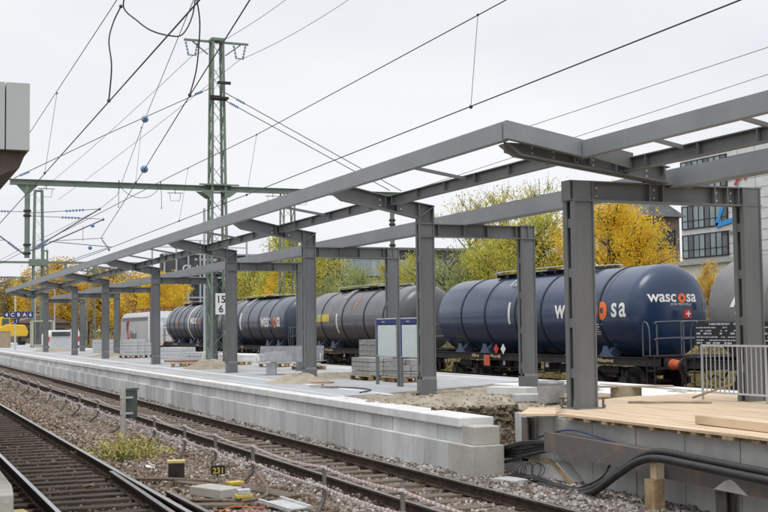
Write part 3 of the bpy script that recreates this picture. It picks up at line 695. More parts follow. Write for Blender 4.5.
t = MB(); t.rbox((9.15, 16.6, -.12), (.35, .5, .08), .3); tag(t.build('concrete_slab', 'conc', bevel=.01), 'small flat concrete slab lying in the gravel by the end of the platform wall', 'slab')

# railing behind/at the deck
rl = empty('metal_railing', (13.7, 17.6, .95), 'galvanised metal railing with vertical bars on the right of the deck', 'railing')
mb = MB(); A, B = Vector((13.66, 17.66, 0)), Vector((13.98, 13.0, 0)); d = B - A; nB = 42
mb.bar(A + Vector((0, 0, 1.9)), B + Vector((0, 0, 1.9)), .045, .035); mb.cut(); mb.bar(A + Vector((0, 0, 1.07)), B + Vector((0, 0, 1.07)), .04, .03); mb.parts('rail', 'galv', rl)
for i in range(nB + 1):
    p = A + d * i / nB; r = .011 if i % 14 else .022
    MB().tube([p + Vector((0, 0, .93 if not i % 14 else 1.07)), p + Vector((0, 0, 1.9))], r, 8).build('post' if not i % 14 else 'bar', 'frame_w', rl)
t = MB(); t.bar((13.35, 17.55, .98), (13.60, 16.75, 1.25), .03, .03); tag(t.build('wooden_pole', 'wood_edge'), 'thin wooden pole leaning against the railing bars', 'pole')

# blocks, slabs around the sand
def block_stack(label, x, y, z, nx, ny, nz_, s=(.2, .4, .2), rz=0, mt='block', gr='stacks of paving blocks'):
    o = empty('block_stack', (x, y, z), label, 'block stack', gr); R = Matrix.Rotation(rz, 3, 'Z'); first = None
    for k in range(nz_):
        for i in range(nx):
            for j in range(ny):
                if k == nz_ - 1 and random.random() < .15: continue
                c = R @ Vector(((i - (nx - 1) / 2) * s[0], (j - (ny - 1) / 2) * s[1], 0)); p = Vector((c.x, c.y, s[2] * (k + .5) + .005 * (k % 2)))
                if first is None: first = MB().rbox((x, y, z), (s[0] - .012, s[1] - .012, s[2] - .010), 0).build('block', mt, o, bevel=.008); q = first
                else: q = first.copy(); COL.objects.link(q); q.parent = o
                q.location = p; q.rotation_euler = (0, 0, rz + random.uniform(-.03, .03))
    return o
def pallet(label, x, y, z, rz=0, L=1.2, W=.9):
    o = empty('pallet', (x, y, z), label, 'pallet', 'wooden pallets'); R = Matrix.Rotation(rz, 3, 'Z')
    mb = MB()
    for i in range(5): mb.cut(); c = R @ Vector((-W / 2 + W * i / 4, 0, 0)); mb.rbox((x + c.x, y + c.y, z + .13), (.13, L, .022), rz)
    mb.parts('deck_board', 'wood_pale', o); mb = MB()
    for j in (-1, 0, 1):
        mb.cut(); c = R @ Vector((0, j * (L / 2 - .06), 0)); mb.rbox((x + c.x, y + c.y, z + .012), (W, .1, .022), rz)
        for i in (-1, 0, 1): c = R @ Vector((i * (W / 2 - .06), j * (L / 2 - .06), 0)); mb.rbox((x + c.x, y + c.y, z + .07), (.12, .12, .096), rz)
    mb.parts('bearer', 'wood_edge', o); return o
pallet('pallet under the low stack of grey blocks left of the notice board', 13.30, 32.2, PZ, 0, 1.5, .9)
block_stack('low stack of grey paving blocks on a pallet left of the notice board', 13.30, 32.2, PZ + .142, 4, 5, 4, (.21, .29, .125))
pallet('pallet under the tall stack of grey blocks behind the notice board', 14.2, 34.0, PZ, 0, 1.3, .9)
block_stack('tall stack of grey paving blocks behind the notice board', 14.2, 34.0, PZ + .142, 4, 4, 6, (.21, .29, .165))
pallet('pallet seen between the legs of the notice board', 13.55, 30.4, PZ, .1, 1.2, .9)
block_stack('stack of grey kerb blocks seen through the legs of the notice board', 13.55, 30.4, PZ + .142, 3, 3, 3, (.26, .36, .16))
pallet('pallet under the white and grey slabs behind the fifth column', 13.1, 65.6, PZ, .2, 1.6, 1.3)
block_stack('jumbled white and grey slabs on a pallet in front of the silver locomotive', 13.1, 65.6, PZ + .142, 3, 3, 5, (.42, .5, .17), .2, 'conc')
block_stack('small heap of grey kerbstones beside the sixth column', 14.4, 82.5, PZ, 3, 3, 4, (.4, .5, .22), .3, 'conc')
block_stack('pile of pale kerbstones between the column and the mast, beyond the flat pallets', 14.9, 57.5, PZ, 4, 3, 2, (.4, .6, .2), .4, 'conc')
pallet('empty pallet with a few battens lying left of the green lattice mast', 12.1, 48.9, PZ, -.6, 2.0, 1.1)
pallet('empty pallet at the foot of the green lattice mast', 14.0, 49.2, PZ, .2, 1.2, .9)
pallet('pallet under the small stack of pale slabs between the mast and the bench', 14.6, 45.2, PZ, .3, 1.2, 1.0)
pallet('pallet beside the bench, left of it, carrying stacked trays', 14.6, 41.6, PZ, -.1, 1.2, 1.0)
block_stack('stack of grey trays on the pallet just left of the bench', 14.6, 41.6, PZ + .142, 2, 2, 2, (.36, .42, .10), -.1, 'conc_dark')
block_stack('small stack of pale slabs on the pallet between the mast and the bench', 14.6, 45.2, PZ + .142, 2, 2, 3, (.40, .36, .15), .3, 'conc')
for i, (x, y, z, s, rz, m_, lab) in enumerate([
    (12.9, 23.3, .79, (.5, 1.0, .16), .5, 'conc_cap', 'pale concrete kerb slab lying on the sand behind the rear column'),
    (12.1, 20.3, .80, (.36, .36, .34), .2, 'block', 'grey concrete block standing on the sand left of the nearest column'),
    (11.9, 20.9, .80, (.5, .4, .14), -.3, 'conc', 'low pale concrete block lying left of the grey block'),
    (13.9, 22.6, .78, (.45, .9, .18), .3, 'block', 'grey slabs stacked behind the nearest column near the platform edge'),
    (15.3, 24.5, .80, (.4, 1.1, .10), .9, 'conc_cap', 'flat pale slab lying on the rear walkway'),
    (11.15, 31.2, PZ, (.25, 1.0, .04), .9, 'wood_edge', 'short plank on the sand pile in front of the bench'),
    (15.6, 54, PZ, (2.0, 5.0, .35), .1, 'white_dirty', 'long white covered bundle behind the green lattice mast'),
    (13.2, 55.5, PZ, (1.0, 1.5, .08), .3, 'redwood', 'reddish slats piled on a pallet left of the green mast'),
    (14.4, 61.5, PZ, (1.0, 2.5, .6), .2, 'galv', 'grey metal bundle next to the fourth column from the left')]):
    t = MB()
    if s[2] > .3 and m_ != 'block':
        for k in range(3): t.rbox((x, y, z + s[2] * (k + .5) / 3), (s[0] * (1 - .08 * k), s[1] * (1 - .05 * k), s[2] / 3 - .01), rz + .05 * k)
    else:
        t.rbox((x, y, z + s[2] / 2), s, rz)
        if m_ == 'block': t.rbox((x, y, z + s[2] + .03), (s[0] * 1.04, s[1] * 1.02, .05), rz + .06)
    tag(t.build('slab' if 'slab' in lab else 'block' if 'block' in lab else 'plank' if 'plank' in lab else 'bundle', m_, bevel=.01), lab, lab.split()[0] if False else 'building material')
t = pallet('small pallet with boards on the sand right behind the nearest column', 12.75, 20.3, .78, 1.0, 1.1, .8)
tag(MB().rbox((14.2, 20.6, 1.03), (.3, 1.6, .03), 1.1).rbox((14.1, 20.7, .9), (.5, .4, .24), .3).build('board_on_block', 'wood_pale'), 'board resting on a block at the back of the deck near the platform edge', 'board')

for i, (x, y, L, rz, lab) in enumerate([(12.6, 17.2, 1.4, .9, 'narrow board offcut lying across the deck behind the nearest column'), (12.9, 21.4, 1.6, .3, 'muddy board lying on the sand behind the pallet'), (11.6, 24.4, 1.2, 1.2, 'short board on the sand near the foot of the second column'), (10.4, 28.5, .9, .5, 'small board lying on the paving left of the second column')]):
    tag(MB().rbox((x, y, (.95 if y < 18 else .83)), (.12, L, .03), rz).build('board_offcut', 'wood_pale', bevel=.004), lab, 'board', 'board offcuts')
tag(MB().tube(spline([(10.3, 25.8, .80), (10.9, 26.6, .80), (11.0, 27.8, .80), (10.5, 28.8, .80), (11.0, 30.2, .80)]), .016, 6).build('hose', 'rubber', smooth=True), 'black hose curling over the paving left of the second column', 'hose')
def pile(label, x, y, r, h, seed, sx=1.):
    n = 40; m_ = 14; vs = []; fs = []; rng = random.Random(seed)
    ph = [rng.uniform(0, 6.28) for _ in range(4)]
    for i in range(m_ + 1):
        t = i / m_
        for k in range(n):
            a = 2 * PI * k / n; rr = r * t * (1 + .2 * math.sin(2 * a + ph[0]) + .1 * math.sin(5 * a + ph[1]))
            z = h * (1 - t) ** 1.15 * (1 - .35 * math.exp(-(t / .2) ** 2)) * (1 + .22 * math.sin(3 * a + ph[2]) * t) + rng.uniform(-.03, .03) * h * 2 * (t < .98)
            vs.append((x + math.cos(a) * rr * sx, y + math.sin(a) * rr, (PZ if y > 25 else .72) - .01 + max(z, 0)))
    for i in range(m_):
        for k in range(n): a = i * n + k; b = i * n + (k + 1) % n; fs.append((a, b, b + n, a + n))
    mb = MB(); mb.add(vs, fs); tag(mb.build('sand_pile', 'sand', smooth=True), label, 'sand pile', 'sand piles on the platform')
pile('sand heap in front of the bench, left of the third column', 10.95, 31.9, 1.15, .38, 1, .75)
pile('sand heap beside the foot of the green lattice mast', 11.9, 45.5, 1.5, .5, 2, .7)
pile('low spread of sand left of the paving block stacks', 13.0, 34.6, 1.4, .22, 3, .9)
pile('low sand heap between the sixth and seventh columns', 12.4, 70, 1.6, .3, 4, .7)
pile('low sand heap beyond the column under the far end of the canopy', 12.3, 93, 2.4, .35, 5, .7)

# ================================================================== BENCH, BOARD, SMALL FURNITURE
bn = empty('bench', (12.6, 37.2, PZ), 'silver wire mesh platform bench behind the third column', 'bench')
def meshpanel(mb, o, u, v, nu, nv, r=.006):
    o, u, v = Vector(o), Vector(u), Vector(v)
    for i in range(nu + 1): mb.bar(o + u * i / nu, o + u * i / nu + v, r)
    for j in range(nv + 1): mb.bar(o + v * j / nv, o + v * j / nv + u, r)
bx, by = 12.2, 37.2; U = Vector((.86, -.5, 0)).normalized() * 2.1; Vn = Vector((.5, .86, 0))
A = Vector((bx - .8, by + .35, PZ))
mb = MB(); meshpanel(mb, A + Vector((0, 0, .44)) - Vn * .0, U, Vn * .46, 60, 14, .016); mb.build('seat', 'bench_wire', bn)
mb = MB(); meshpanel(mb, A + Vn * .46 + Vector((0, 0, .46)), U, Vn * .14 + Vector((0, 0, .46)), 60, 14, .016); mb.build('backrest', 'bench_wire', bn)
mb = MB(); meshpanel(mb, A + Vn * 1.15 + Vector((0, 0, .44)) - Vn * .0, U, -Vn * .46, 60, 14, .016); mb.build('seat', 'bench_wire', bn)
for s in (0, 1):
    p = A + U * s; mb = MB(); mb.tube(spline([p + Vector((0, 0, .44)), p + Vector((0, 0, .62)), p + Vn * .2 + Vector((0, 0, .68)), p + Vn * .5 + Vector((0, 0, .64))]), .016, 8); mb.build('armrest', 'galv', bn)
    mb = MB(); q = A + U * (.2 + .6 * s) + Vn * .3; mb.rbox((q.x, q.y, PZ + .22), (.10, .40, .44), .5); mb.rbox((q.x, q.y, PZ + .42), (.12, 1.2, .04), -.52); mb.build('leg', 'galv', bn, bevel=.01)

def board(label, x0, x1, y0, y1, grp='notice boards'):
    o = empty('notice_board', ((x0 + x1) / 2, (y0 + y1) / 2, PZ), label, 'notice board', grp)
    u = Vector((x1 - x0, y1 - y0, 0)); L = u.length; u.normalize(); n = Vector((u.y, -u.x, 0))
    rz = math.atan2(u.y, u.x); c = Vector(((x0 + x1) / 2, (y0 + y1) / 2, 0))
    mb = MB(); mb.rbox((c.x, c.y, 2.02), (L, .06, 1.0), rz); mb.build('case', 'galv', o, bevel=.012)
    q = c + n * .034
    MB().rbox((q.x + u.x * .02, q.y + u.y * .02, 1.96), (L - .22, .012, .82), rz).build('poster', 'glassboard', o)
    MB().rbox((q.x, q.y, 2.42), (L - .06, .012, .15), rz).build('header', 'blue', o)
    a = c + n * .035 - u * (L / 2 - .085); MB().rbox((a.x, a.y, 1.96), (.055, .012, .82), rz).build('side_strip', 'blue', o)
    for s in (-1, 1):
        p = c + u * s * (L / 2 + .01); MB().rbox((p.x, p.y, (2.52 + PZ) / 2), (.075, .075, 2.52 - PZ), rz).build('post', 'steel', o, bevel=.006)
    MB().bar(c - u * L / 2 + Vector((0, 0, 1.12)), c + u * L / 2 + Vector((0, 0, 1.12)), .03).build('cross_rail', 'steel', o)
    text('Abfahrt', 'header_text', 'white', o, tuple(q + n * .01 - u * (L * .2) + Vector((0, 0, 2.41))), .07, u, (0, 0, 1))
    return o
board('left one of the two glazed notice boards with a blue header', 12.3, 12.3, 29.52, 28.14)
board('right one of the two glazed notice boards, partly behind the second column', 12.32, 12.32, 27.98, 26.62)

def cabinet(label, x, y, z, s, m_, cat='cabinet'):
    o = empty('cabinet', (x, y, z), label, cat); MB().mm(x - s[0] / 2, x + s[0] / 2, y - s[1] / 2, y + s[1] / 2, z, z + s[2]).build('body', m_, o, bevel=.02)
    MB().mm(x - s[0] / 2 - .03, x + s[0] / 2 + .03, y - s[1] / 2 - .03, y + s[1] / 2 + .03, z + s[2], z + s[2] + .04).build('lid', m_, o); return o
cabinet('slim pale service pillar beside the column left of the locomotive', 11.95, 80, PZ, (.42, .42, 1.6), 'white_dirty')
cabinet('low grey metal box on the platform under the far end of the canopy', 13.8, 98, PZ, (1.9, 2, 1.0), 'galv')
cg = empty('wire_cage', (14, 113, PZ), 'pale green wire cage at the foot of the far green mast', 'cage')
mb = MB()
for qx in (13.1, 14.9):
    for qy in (112.3, 113.7): mb.bar((qx, qy, PZ), (qx, qy, 3.2), .12)
for zz in (PZ + .1, 3.2):
    for qy in (112.3, 113.7): mb.bar((13.1, qy, zz), (14.9, qy, zz), .12)
mb.build('frame', 'cage_green', cg); mb = MB(); meshpanel(mb, (13.1, 112.3, PZ + .1), (1.8, 0, 0), (0, 0, 2.3), 16, 20, .04); mb.build('mesh', 'wire_grey', cg)
cabinet('pale timber crate left of the far green mast', 11.2, 118, PZ, (1.0, 1.5, 1.5), 'wood_pale', 'crate')
cabinet('grey covered machine beside the pale timber crate at the left edge', 9.9, 118, PZ, (1.1, 1.5, 1.5), 'galv', 'machine')

# van, far on the platform
vn = empty('parked_van', (15.2, 108, PZ), 'small white van with red tail lights parked beyond the far end of the canopy', 'van')
mb = MB(); mb.prism([(13.6, 1.0), (16.4, 1.0), (16.4, 1.9), (16.2, 2.35), (13.9, 2.35), (13.6, 1.9)], 'Y', 106, 110); mb.build('body', 'white', vn, bevel=.05)
MB().mm(13.95, 16.05, 105.96, 105.99, 1.8, 2.2).build('window', 'window', vn)
for s in (13.75, 16.25):
    MB().mm(s - .13, s + .13, 105.93, 105.99, 1.4, 1.8).build('tail_light', 'red', vn); MB().lathe([(-.1, .01), (-.1, .3), (.1, .3), (.1, .01)], (s, 107, 1.08), 'X', 16).build('wheel', 'rubber', vn)
MB().mm(14.3, 15.7, 105.94, 105.98, 1.2, 1.5).build('number_plate', 'red_soft', vn)
# yellow excavator
ex = empty('excavator', (14, 141, PZ), 'yellow construction excavator parked at the far left end of the platform', 'excavator')
MB().prism([(12.6, 1.7), (15.6, 1.7), (15.8, 2.2), (15.4, 3.0), (13.4, 3.1), (12.6, 2.7)], 'Y', 139, 142.5).build('body', 'machine', ex, bevel=.12)
MB().prism([(12.7, 2.7), (13.9, 2.7), (13.8, 3.9), (12.9, 3.9)], 'Y', 139.2, 141).build('cab', 'machine', ex, bevel=.06)
MB().mm(12.95, 13.7, 139.15, 139.19, 2.9, 3.7).build('window', 'window', ex)
for x in (12.9, 15.2): MB().prism([(138.6, 1.2), (139, .8), (142.4, .8), (142.8, 1.2), (142.4, 1.65), (139, 1.65)], 'X', x - .25, x + .25).build('crawler_track', 'chassis', ex, bevel=.05)
MB().bar((12.5, 140, 2.8), (11.3, 140, 3.9), .3, .4).bar((11.3, 140, 3.9), (10.6, 140, 2.2), .25, .3).build('boom', 'machine', ex, bevel=.03)

# platform sector sign and signal
sg = empty('platform_sign', (10.32, 100, PZ), 'dark blue platform section sign with white characters on a tall post at the far left', 'sign')
MB().tube([(10.32, 100, PZ), (10.32, 100, 5.6)], .07, 10).build('post', 'galv', sg)
for i, s in enumerate('4CBA6'):
    x = 9.42 + i * .46; MB().mm(x, x + .42, 99.85, 99.92, 3.38, 3.86).build('panel', 'blue', sg)
    text(s, 'character', 'white', sg, (x + .21, 99.84, 3.49), .40, (1, 0, 0), (0, 0, 1), align='CENTER', bold=.012)
MB().mm(10.2, 10.6, 99.85, 99.92, 2.95, 3.32).build('panel', 'blue', sg)
text('1', 'character', 'white', sg, (10.4, 99.84, 3.02), .3, (1, 0, 0), (0, 0, 1), align='CENTER', bold=.008)
si = empty('rail_signal', (10.7, 125, 0), 'black railway signal showing red above the platform sign at the far left', 'signal')
MB().tube([(10.75, 125, -.2), (10.75, 125, 4.6)], .09, 8).build('post', 'steel', si)
MB().prism([(10.35, 3.6), (11.15, 3.6), (11.3, 4.2), (11.15, 5.9), (10.95, 6.2), (10.55, 6.2), (10.35, 5.9)], 'Y', 124.85, 125).build('screen', 'black', si)
MB().lathe([(0, .001), (0, .13), (.04, .13), (.04, .001)], (10.75, 124.8, 4.75), 'Y', 16).build('lamp', mat('red_signal_lamp', (.5, .01, .01), emit=((1, .03, .02), 3)), si)
MB().rbox((10.75, 124.8, 5.65), (.25, .04, .25), 0).build('lamp', 'galv', si)

# ================================================================== MASTS AND GANTRY
def lattice(mb, x, y, z0, z1, w0, w1, leg=.07, step=.9, nface=4):
    def c(z, i):
        w = w0 + (w1 - w0) * (z - z0) / (z1 - z0); s = ((-1, -1), (1, -1), (1, 1), (-1, 1))[i % 4]; return Vector((x + s[0] * w / 2, y + s[1] * w / 2, z))
    zs = [z0]
    while zs[-1] < z1 - step * .6: zs.append(zs[-1] + step)
    for i in range(4):
        k = 0
        for a, b in zip(zs[:-1], zs[1:]):
            p, q = (c(a, i), c(b, i + 1)) if k % 2 else (c(a, i + 1), c(b, i)); mb.bar(p, q, leg * .55, .012); k += 1
    return c
def mast(label, x, y, z0, z1, w0, w1, leg=.09, step=.8):
    o = empty('lattice_mast', (x, y, z0), label, 'mast', 'lattice masts'); mb = MB(); c = lattice(mb, x, y, z0, z1, w0, w1, leg, step)
    mb.build('bracing', 'green', o)
    for i in range(4): MB().bar(c(z0, i), c(z1, i), leg).build('leg', 'green', o)
    MB().rbox((x, y, z1 + .06), (w1 + .15, w1 + .15, .12)).build('cap', 'green', o)
    return o
def insulator(mb, a, b, r=.05, n=5):
    mb.cut(); a, b = Vector(a), Vector(b); d = b - a; mb.tube([a, b], r * .35, 6)
    for i in range(n): mb.tube([a + d * (i + .25) / n, a + d * (i + .75) / n], r, 8)
m1 = mast('tall green lattice mast with a T shaped top, left of the middle of the photo', 14, 52, PZ, 15.2, .78, .46, .10, .75)
MB().mm(12.5, 15.45, 51.9, 52.0, 15.13, 15.22).build('cross_arm', 'green', m1)
MB().bar((13.6, 52, 14.6), (12.9, 52, 15.13), .05).cut().bar((14.4, 52, 14.6), (15.1, 52, 15.13), .05).parts('stay', 'green', m1)
for x in (12.85, 15.05):
    mb = MB()
    for s in (-.28, .28): insulator(mb, (x + s, 51.95, 15.1), (x + s * .55, 51.95, 14.52), .05, 4)
    mb.parts('insulator', 'insul', m1); MB().bar((x - .2, 51.95, 14.5), (x + .2, 51.95, 14.5), .04).build('hanger', 'wire_grey', m1)
g = MB(); g.mm(5.12, 23.1, 51.93, 52.07, 8.46, 8.64); g.mm(5.1, 23.1, 51.86, 52.14, 8.64, 8.665); g.mm(5.1, 23.1, 51.86, 52.14, 8.435, 8.46); g.build('gantry_beam', 'green', m1)
g = MB()
for q in (-1, 1): g.prism([(13.1, 8.44), (14.9, 8.44), (14.45, 8.12), (14.35, 8.12), (14.35, 8.38), (13.65, 8.38), (13.65, 8.12), (13.55, 8.12)], 'Y', 52 + q * .36 - .01, 52 + q * .36 + .01); g.mm(13.1, 14.9, 52 + q * .36 - .05, 52 + q * .36 + .05, 8.66, 8.72)
g.rbox((14, 52, 8.69), (1.2, .8, .04)); g.build('gusset', 'green', m1)
g = MB(); g.rbox((14, 51.6, 12.55), (.75, .5, .10)); g.rbox((13.8, 51.5, 12.6), (.5, .1, .12)); g.rbox((14.2, 51.5, 13.25), (.6, .1, .12)); g.build('collar', 'chassis', m1)
def drop_post(parent, x, y, z0, z1, d=.22):
    MB().tube([(x, y, z0), (x, y, z1)], d / 2, 10).build('drop_post', 'green', parent, smooth=True, auto=.6)
    MB().prism([(x - .45, z1), (x + .45, z1), (x + .12, z1 - .35), (x - .12, z1 - .35)], 'Y', y - .06, y + .06).build('gusset', 'green', parent)
    mb = MB()
    for z in (z0 + .15, z0 + .5, z1 - 1.15, z1 - 1.35): mb.cut(); mb.tube([(x, y, z), (x, y, z + .09)], d / 2 + .05, 10)
    mb.parts('clamp', 'chassis', parent)
drop_post(m1, 5.82, 52, 5.36, 8.44); drop_post(m1, 22.5, 52, 5.6, 8.44)
def cantilever(parent, x, y, s, top=(3.0, 7.5), low=(3.15, 7.05), zb=5.65, zt=7.25, sc=1., name='cantilever'):
    mb = MB(); P = lambda dx, z: (x + s * dx * sc, y, z)
    mb.tube([P(.1, zt), P(top[0], top[1])], .016, 6); mb.tube([P(.1, zt - .12), P(low[0] - .1, low[1] + .02)], .014, 6)
    mb.tube([P(.1, zb), P(top[0], top[1])], .028, 8); mb.tube([P(.2, zb + .02), P(low[0], low[1])], .028, 8)
    mb.tube([P(1.1, zb + .45), P(3.2, zb + .6)], .014, 6); mb.tube([P(.9, zb + .42), P(3.5, zb + .22)], .018, 6); mb.tube([P(2.3, 6.75), P(2.3, 6.1)], .01, 5)
    mb.tube([P(3.1, zb + .5), P(3.4, zb + .1)], .012, 5); mb.blob(P(3.4, zb + .1), .05, 6)
    mb.blob(P(*top), .06, 6); mb.blob(P(*low), .06, 6); mb.build(name, 'wire_grey', parent, smooth=True, auto=.6)
    mb = MB(); a, b = Vector(P(.1, zt)), Vector(P(*top)); insulator(mb, a.lerp(b, .5), a.lerp(b, .78), .05, 6)
    a, b = Vector(P(.1, zt - .12)), Vector(P(low[0], low[1] + .02)); insulator(mb, a.lerp(b, .42), a.lerp(b, .68), .05, 6)
    a, b = Vector(P(.1, zb)), Vector(P(*top)); insulator(mb, a.lerp(b, .12), a.lerp(b, .26), .06, 5)
    a, b = Vector(P(.2, zb + .02)), Vector(P(*low)); insulator(mb, a.lerp(b, .06), a.lerp(b, .2), .06, 5); mb.cut(); mb.blob(P(2.7, 6.78), .09, 6); mb.cut(); mb.blob(P(2.6, 5.82), .09, 6)
    mb.parts('insulator', 'insul', parent)
cantilever(m1, 5.82, 52, 1)
mb = MB(); mb.tube([(5.72, 52, 7.3), (4.0, 52, 7.3)], .014, 6); mb.tube([(5.72, 52, 5.5), (3.9, 52, 6.9)], .028, 8); mb.tube([(4.9, 52, 6.1), (3.8, 52, 6.05)], .016, 6); mb.build('cantilever', 'wire_grey', m1)
mb = MB(); insulator(mb, (5.1, 52, 7.3), (4.4, 52, 7.3), .05, 6); insulator(mb, (5.5, 52, 5.67), (5.05, 52, 6.02), .06, 5); mb.parts('insulator', 'insul', m1)
mb = MB()
for x in (6.6, 12.1, 16.6, 18.0):   # small wire hangers below the gantry
    mb.cut(); mb.tube([(x, 52, 8.43), (x, 52, 8.25)], .015, 5); mb.tube([(x - .35, 52, 8.3), (x + .35, 52, 8.3)], .015, 5); mb.tube([(x - .25, 52, 8.3), (x - .2, 52, 7.95), (x + .2, 52, 7.95), (x + .25, 52, 8.3)], .012, 5)
mb.parts('hanger', 'wire_grey', m1)
m2 = mast('thinner green lattice mast near the left edge, farther down the platform', 14, 116, PZ, 15.4, 1.05, .65, .17, 1.1)
MB().mm(4.0, 25, 115.9, 116.1, 8.62, 8.82).build('gantry_beam', 'green', m2); MB().rbox((14, 116, 8.7), (1.6, 1.2, .6)).build('gusset', 'green', m2)
cantilever(m2, 16.5, 116, 1, zb=6.5, zt=8.2, top=(3, 8.4), low=(3.2, 7.9)); MB().tube([(16.5, 116, 6.2), (16.5, 116, 8.62)], .12, 8).build('drop_post', 'green', m2)
MB().mm(8, 12, 115.9, 116.0, 7.3, 7.38).build('cross_arm', 'wire_grey', m2)
mast('distant green lattice mast standing behind the tank wagons, left of the middle', 26.6, 80, -.3, 11.8, 1.1, .75, .10, 1.0)
mast('small distant lattice mast left of the silver locomotive', 17.6, 140, -.3, 11.3, .9, .6, .10, 1.2)
mast('thin lattice mast behind the fourth column from the left', 26.0, 160, -.3, 11, 1.1, .8, .11, 1.3)
# kilometre sign
ks = empty('distance_sign', (14, 51.5, 2.95), 'white kilometre sign reading 15 over 6 fixed to the green lattice mast', 'sign')
MB().mm(13.76, 14.26, 51.46, 51.49, 2.93, 3.86).build('plate', 'white', ks, bevel=.01)
text('15', 'number', 'black', ks, (14.01, 51.452, 3.45), .44, (1, 0, 0), (0, 0, 1), align='CENTER', bold=.006)
text('6', 'number', 'black', ks, (14.01, 51.452, 3.03), .44, (1, 0, 0), (0, 0, 1), align='CENTER', bold=.006)

# ================================================================== OVERHEAD WIRES
def wire(label, pts, r=.01, m_='wire', sag=.0, group='overhead wires', n=14, drops=None, dropto=None):
    P = []
    for a, b in zip(pts[:-1], pts[1:]):
        a, b = Vector(a), Vector(b)
        for k in range(n): t = k / n; p = a.lerp(b, t); p.z -= sag * 4 * t * (1 - t); P.append(p)
    P.append(Vector(pts[-1]))
    rs = [r * max(1., math.sqrt(abs(p.y) / 26)) for p in P] if True else r
    o = empty('overhead_wire', tuple(P[0]), label, 'wire', group); MB().tube(P, rs, 6).build('strand', m_, o, smooth=True)
    for a, b in (drops or []):
        mb = MB(); mb.tube([a, b], .005, 5); mb.blob(a, .022, 6); mb.blob(b, .03, 6); mb.build('dropper', m_, o)
    return o
wire('thick contact wire over the nearest track, rising from the left edge to the top', [(2.60, 4, 5.6), (2.96, 11.65, 5.6), (3.27, 27.2, 5.6), (3.47, 38.1, 5.6), (3.5, 52, 5.6), (2.9, 116, 5.6)], .010)
wire('carrier wire above the nearest track at the upper left, fixed higher than its contact wire', [(3.1, 9, 7.3), (3.25, 17.7, 7.2), (3.46, 30.2, 7.2), (3.6, 52, 7.5), (3, 116, 7.5)], .008, 'wire_grey', .0,
     drops=[((3.40, 25.2, 7.2), (3.25, 25.9, 5.62))])
wire('thick contact wire leading down to the bracket arm, left of the green mast', [(3.0, 6, 5.8), (3.64, 12.17, 5.8), (4.31, 17.58, 5.8), (5.29, 25.33, 5.8), (6.17, 32.38, 5.8), (7.86, 46.05, 5.8), (9.2, 52, 5.85), (7.9, 116, 5.8)], .0092)
wire('thin carrier wire with a blue ball, left of the green mast', [(3.0, 8, 7.2), (4.31, 17.3, 7.2), (5.73, 27.67, 7.2), (8.04, 43.7, 7.2), (8.83, 52, 7.5), (8, 116, 7.5)], .007, 'wire_grey',
     drops=[((5.9, 28.9, 7.2), (5.7, 28.6, 5.82))])
wire('contact wire closest above the long canopy edge, running out at the top right', [(8.0, 5, 5.6), (8.12, 9.7, 5.6), (8.2, 14.65, 5.6), (8.4, 27.6, 5.6), (8.7, 52, 5.6), (8.3, 116, 5.6)], .0092)
wire('carrier wire with droppers above the canopy contact wire', [(8.3, 6, 7.3), (8.7, 15.7, 7.2), (8.84, 29.07, 7.2), (8.75, 38.3, 7.25), (8.96, 52, 7.4), (8.4, 116, 7.4)], .009,
     drops=[((8.70, 16.6, 7.2), (8.24, 16.0, 5.6)), ((8.84, 29.0, 7.2), (8.42, 28.5, 5.6)), ((8.78, 36.0, 7.23), (8.5, 36, 5.6))])
wire('feeder line on the left arm of the green mast top', [(17.0, 20, 14.9), (14.26, 43, 14.8), (12.85, 52, 14.45), (13.48, 103.3, 14.8), (13, 116, 14.9)], .008, 'wire_grey', .15)
wire('feeder line on the right arm of the green mast top', [(19.5, 20, 14.9), (16.51, 42.1, 14.8), (15.05, 52, 14.45), (15.95, 116.5, 14.8)], .008, 'wire_grey', .15)
wire('upper one of the two faint wires above the tank wagons at the right', [(19.5, 8, 8.9), (19.5, 22.4, 8.84), (19.5, 52, 8.62), (19.5, 116, 8.6)], .009, 'wire_grey')
wire('lower one of the two faint wires above the tank wagons at the right', [(23, 8, 9.3), (23, 26.5, 9.25), (23, 52, 8.62), (23, 116, 8.6)], .009, 'wire_grey')
wire('steel guy cable from the left gantry end up to the green mast', [(5.28, 52, 8.70), (9.2, 52, 10.8), (13.75, 52, 13.1)], .014, 'wire_grey', .0)
wire('upper guy cable falling from the green mast to the right gantry end', [(14.3, 52, 12.95), (23, 52, 8.75)], .014, 'wire_grey')
wire('lower guy cable falling from the green mast to the right gantry end', [(14.3, 52, 12.6), (22.4, 52, 8.75)], .014, 'wire_grey')
# guy cable insulators are parts of their own thing
for lab, a, b in [('insulator on the guy cable left of the green mast', (13.0, 52, 12.75), (13.35, 52, 12.9)), ('insulator on the guy cable at the left gantry end', (5.5, 52, 8.82), (5.9, 52, 9.0)),
                  ('insulator on the upper guy cable right of the green mast', (14.9, 52, 12.66), (15.3, 52, 12.47)), ('insulator on the lower guy cable right of the green mast', (14.6, 52, 12.46), (15.0, 52, 12.27))]:
    mb = MB(); insulator(mb, a, b, .06, 5); tag(mb.build('insulator', 'insul'), lab, 'insulator', 'guy cable insulators')
for lab, c in [('upper blue ball insulator hanging on the carrier wire', (5.73, 27.67, 7.2)), ('lower blue ball insulator on the contact wire', (5.37, 26.0, 5.80))]:
    mb = MB(); mb.blob(c, .085, 10); mb.tube([(c[0] - .03, c[1] - .2, c[2]), (c[0] + .03, c[1] + .2, c[2])], .025, 6); tag(mb.build('ball_insulator', 'insul', smooth=True), lab, 'insulator', 'blue ball insulators')
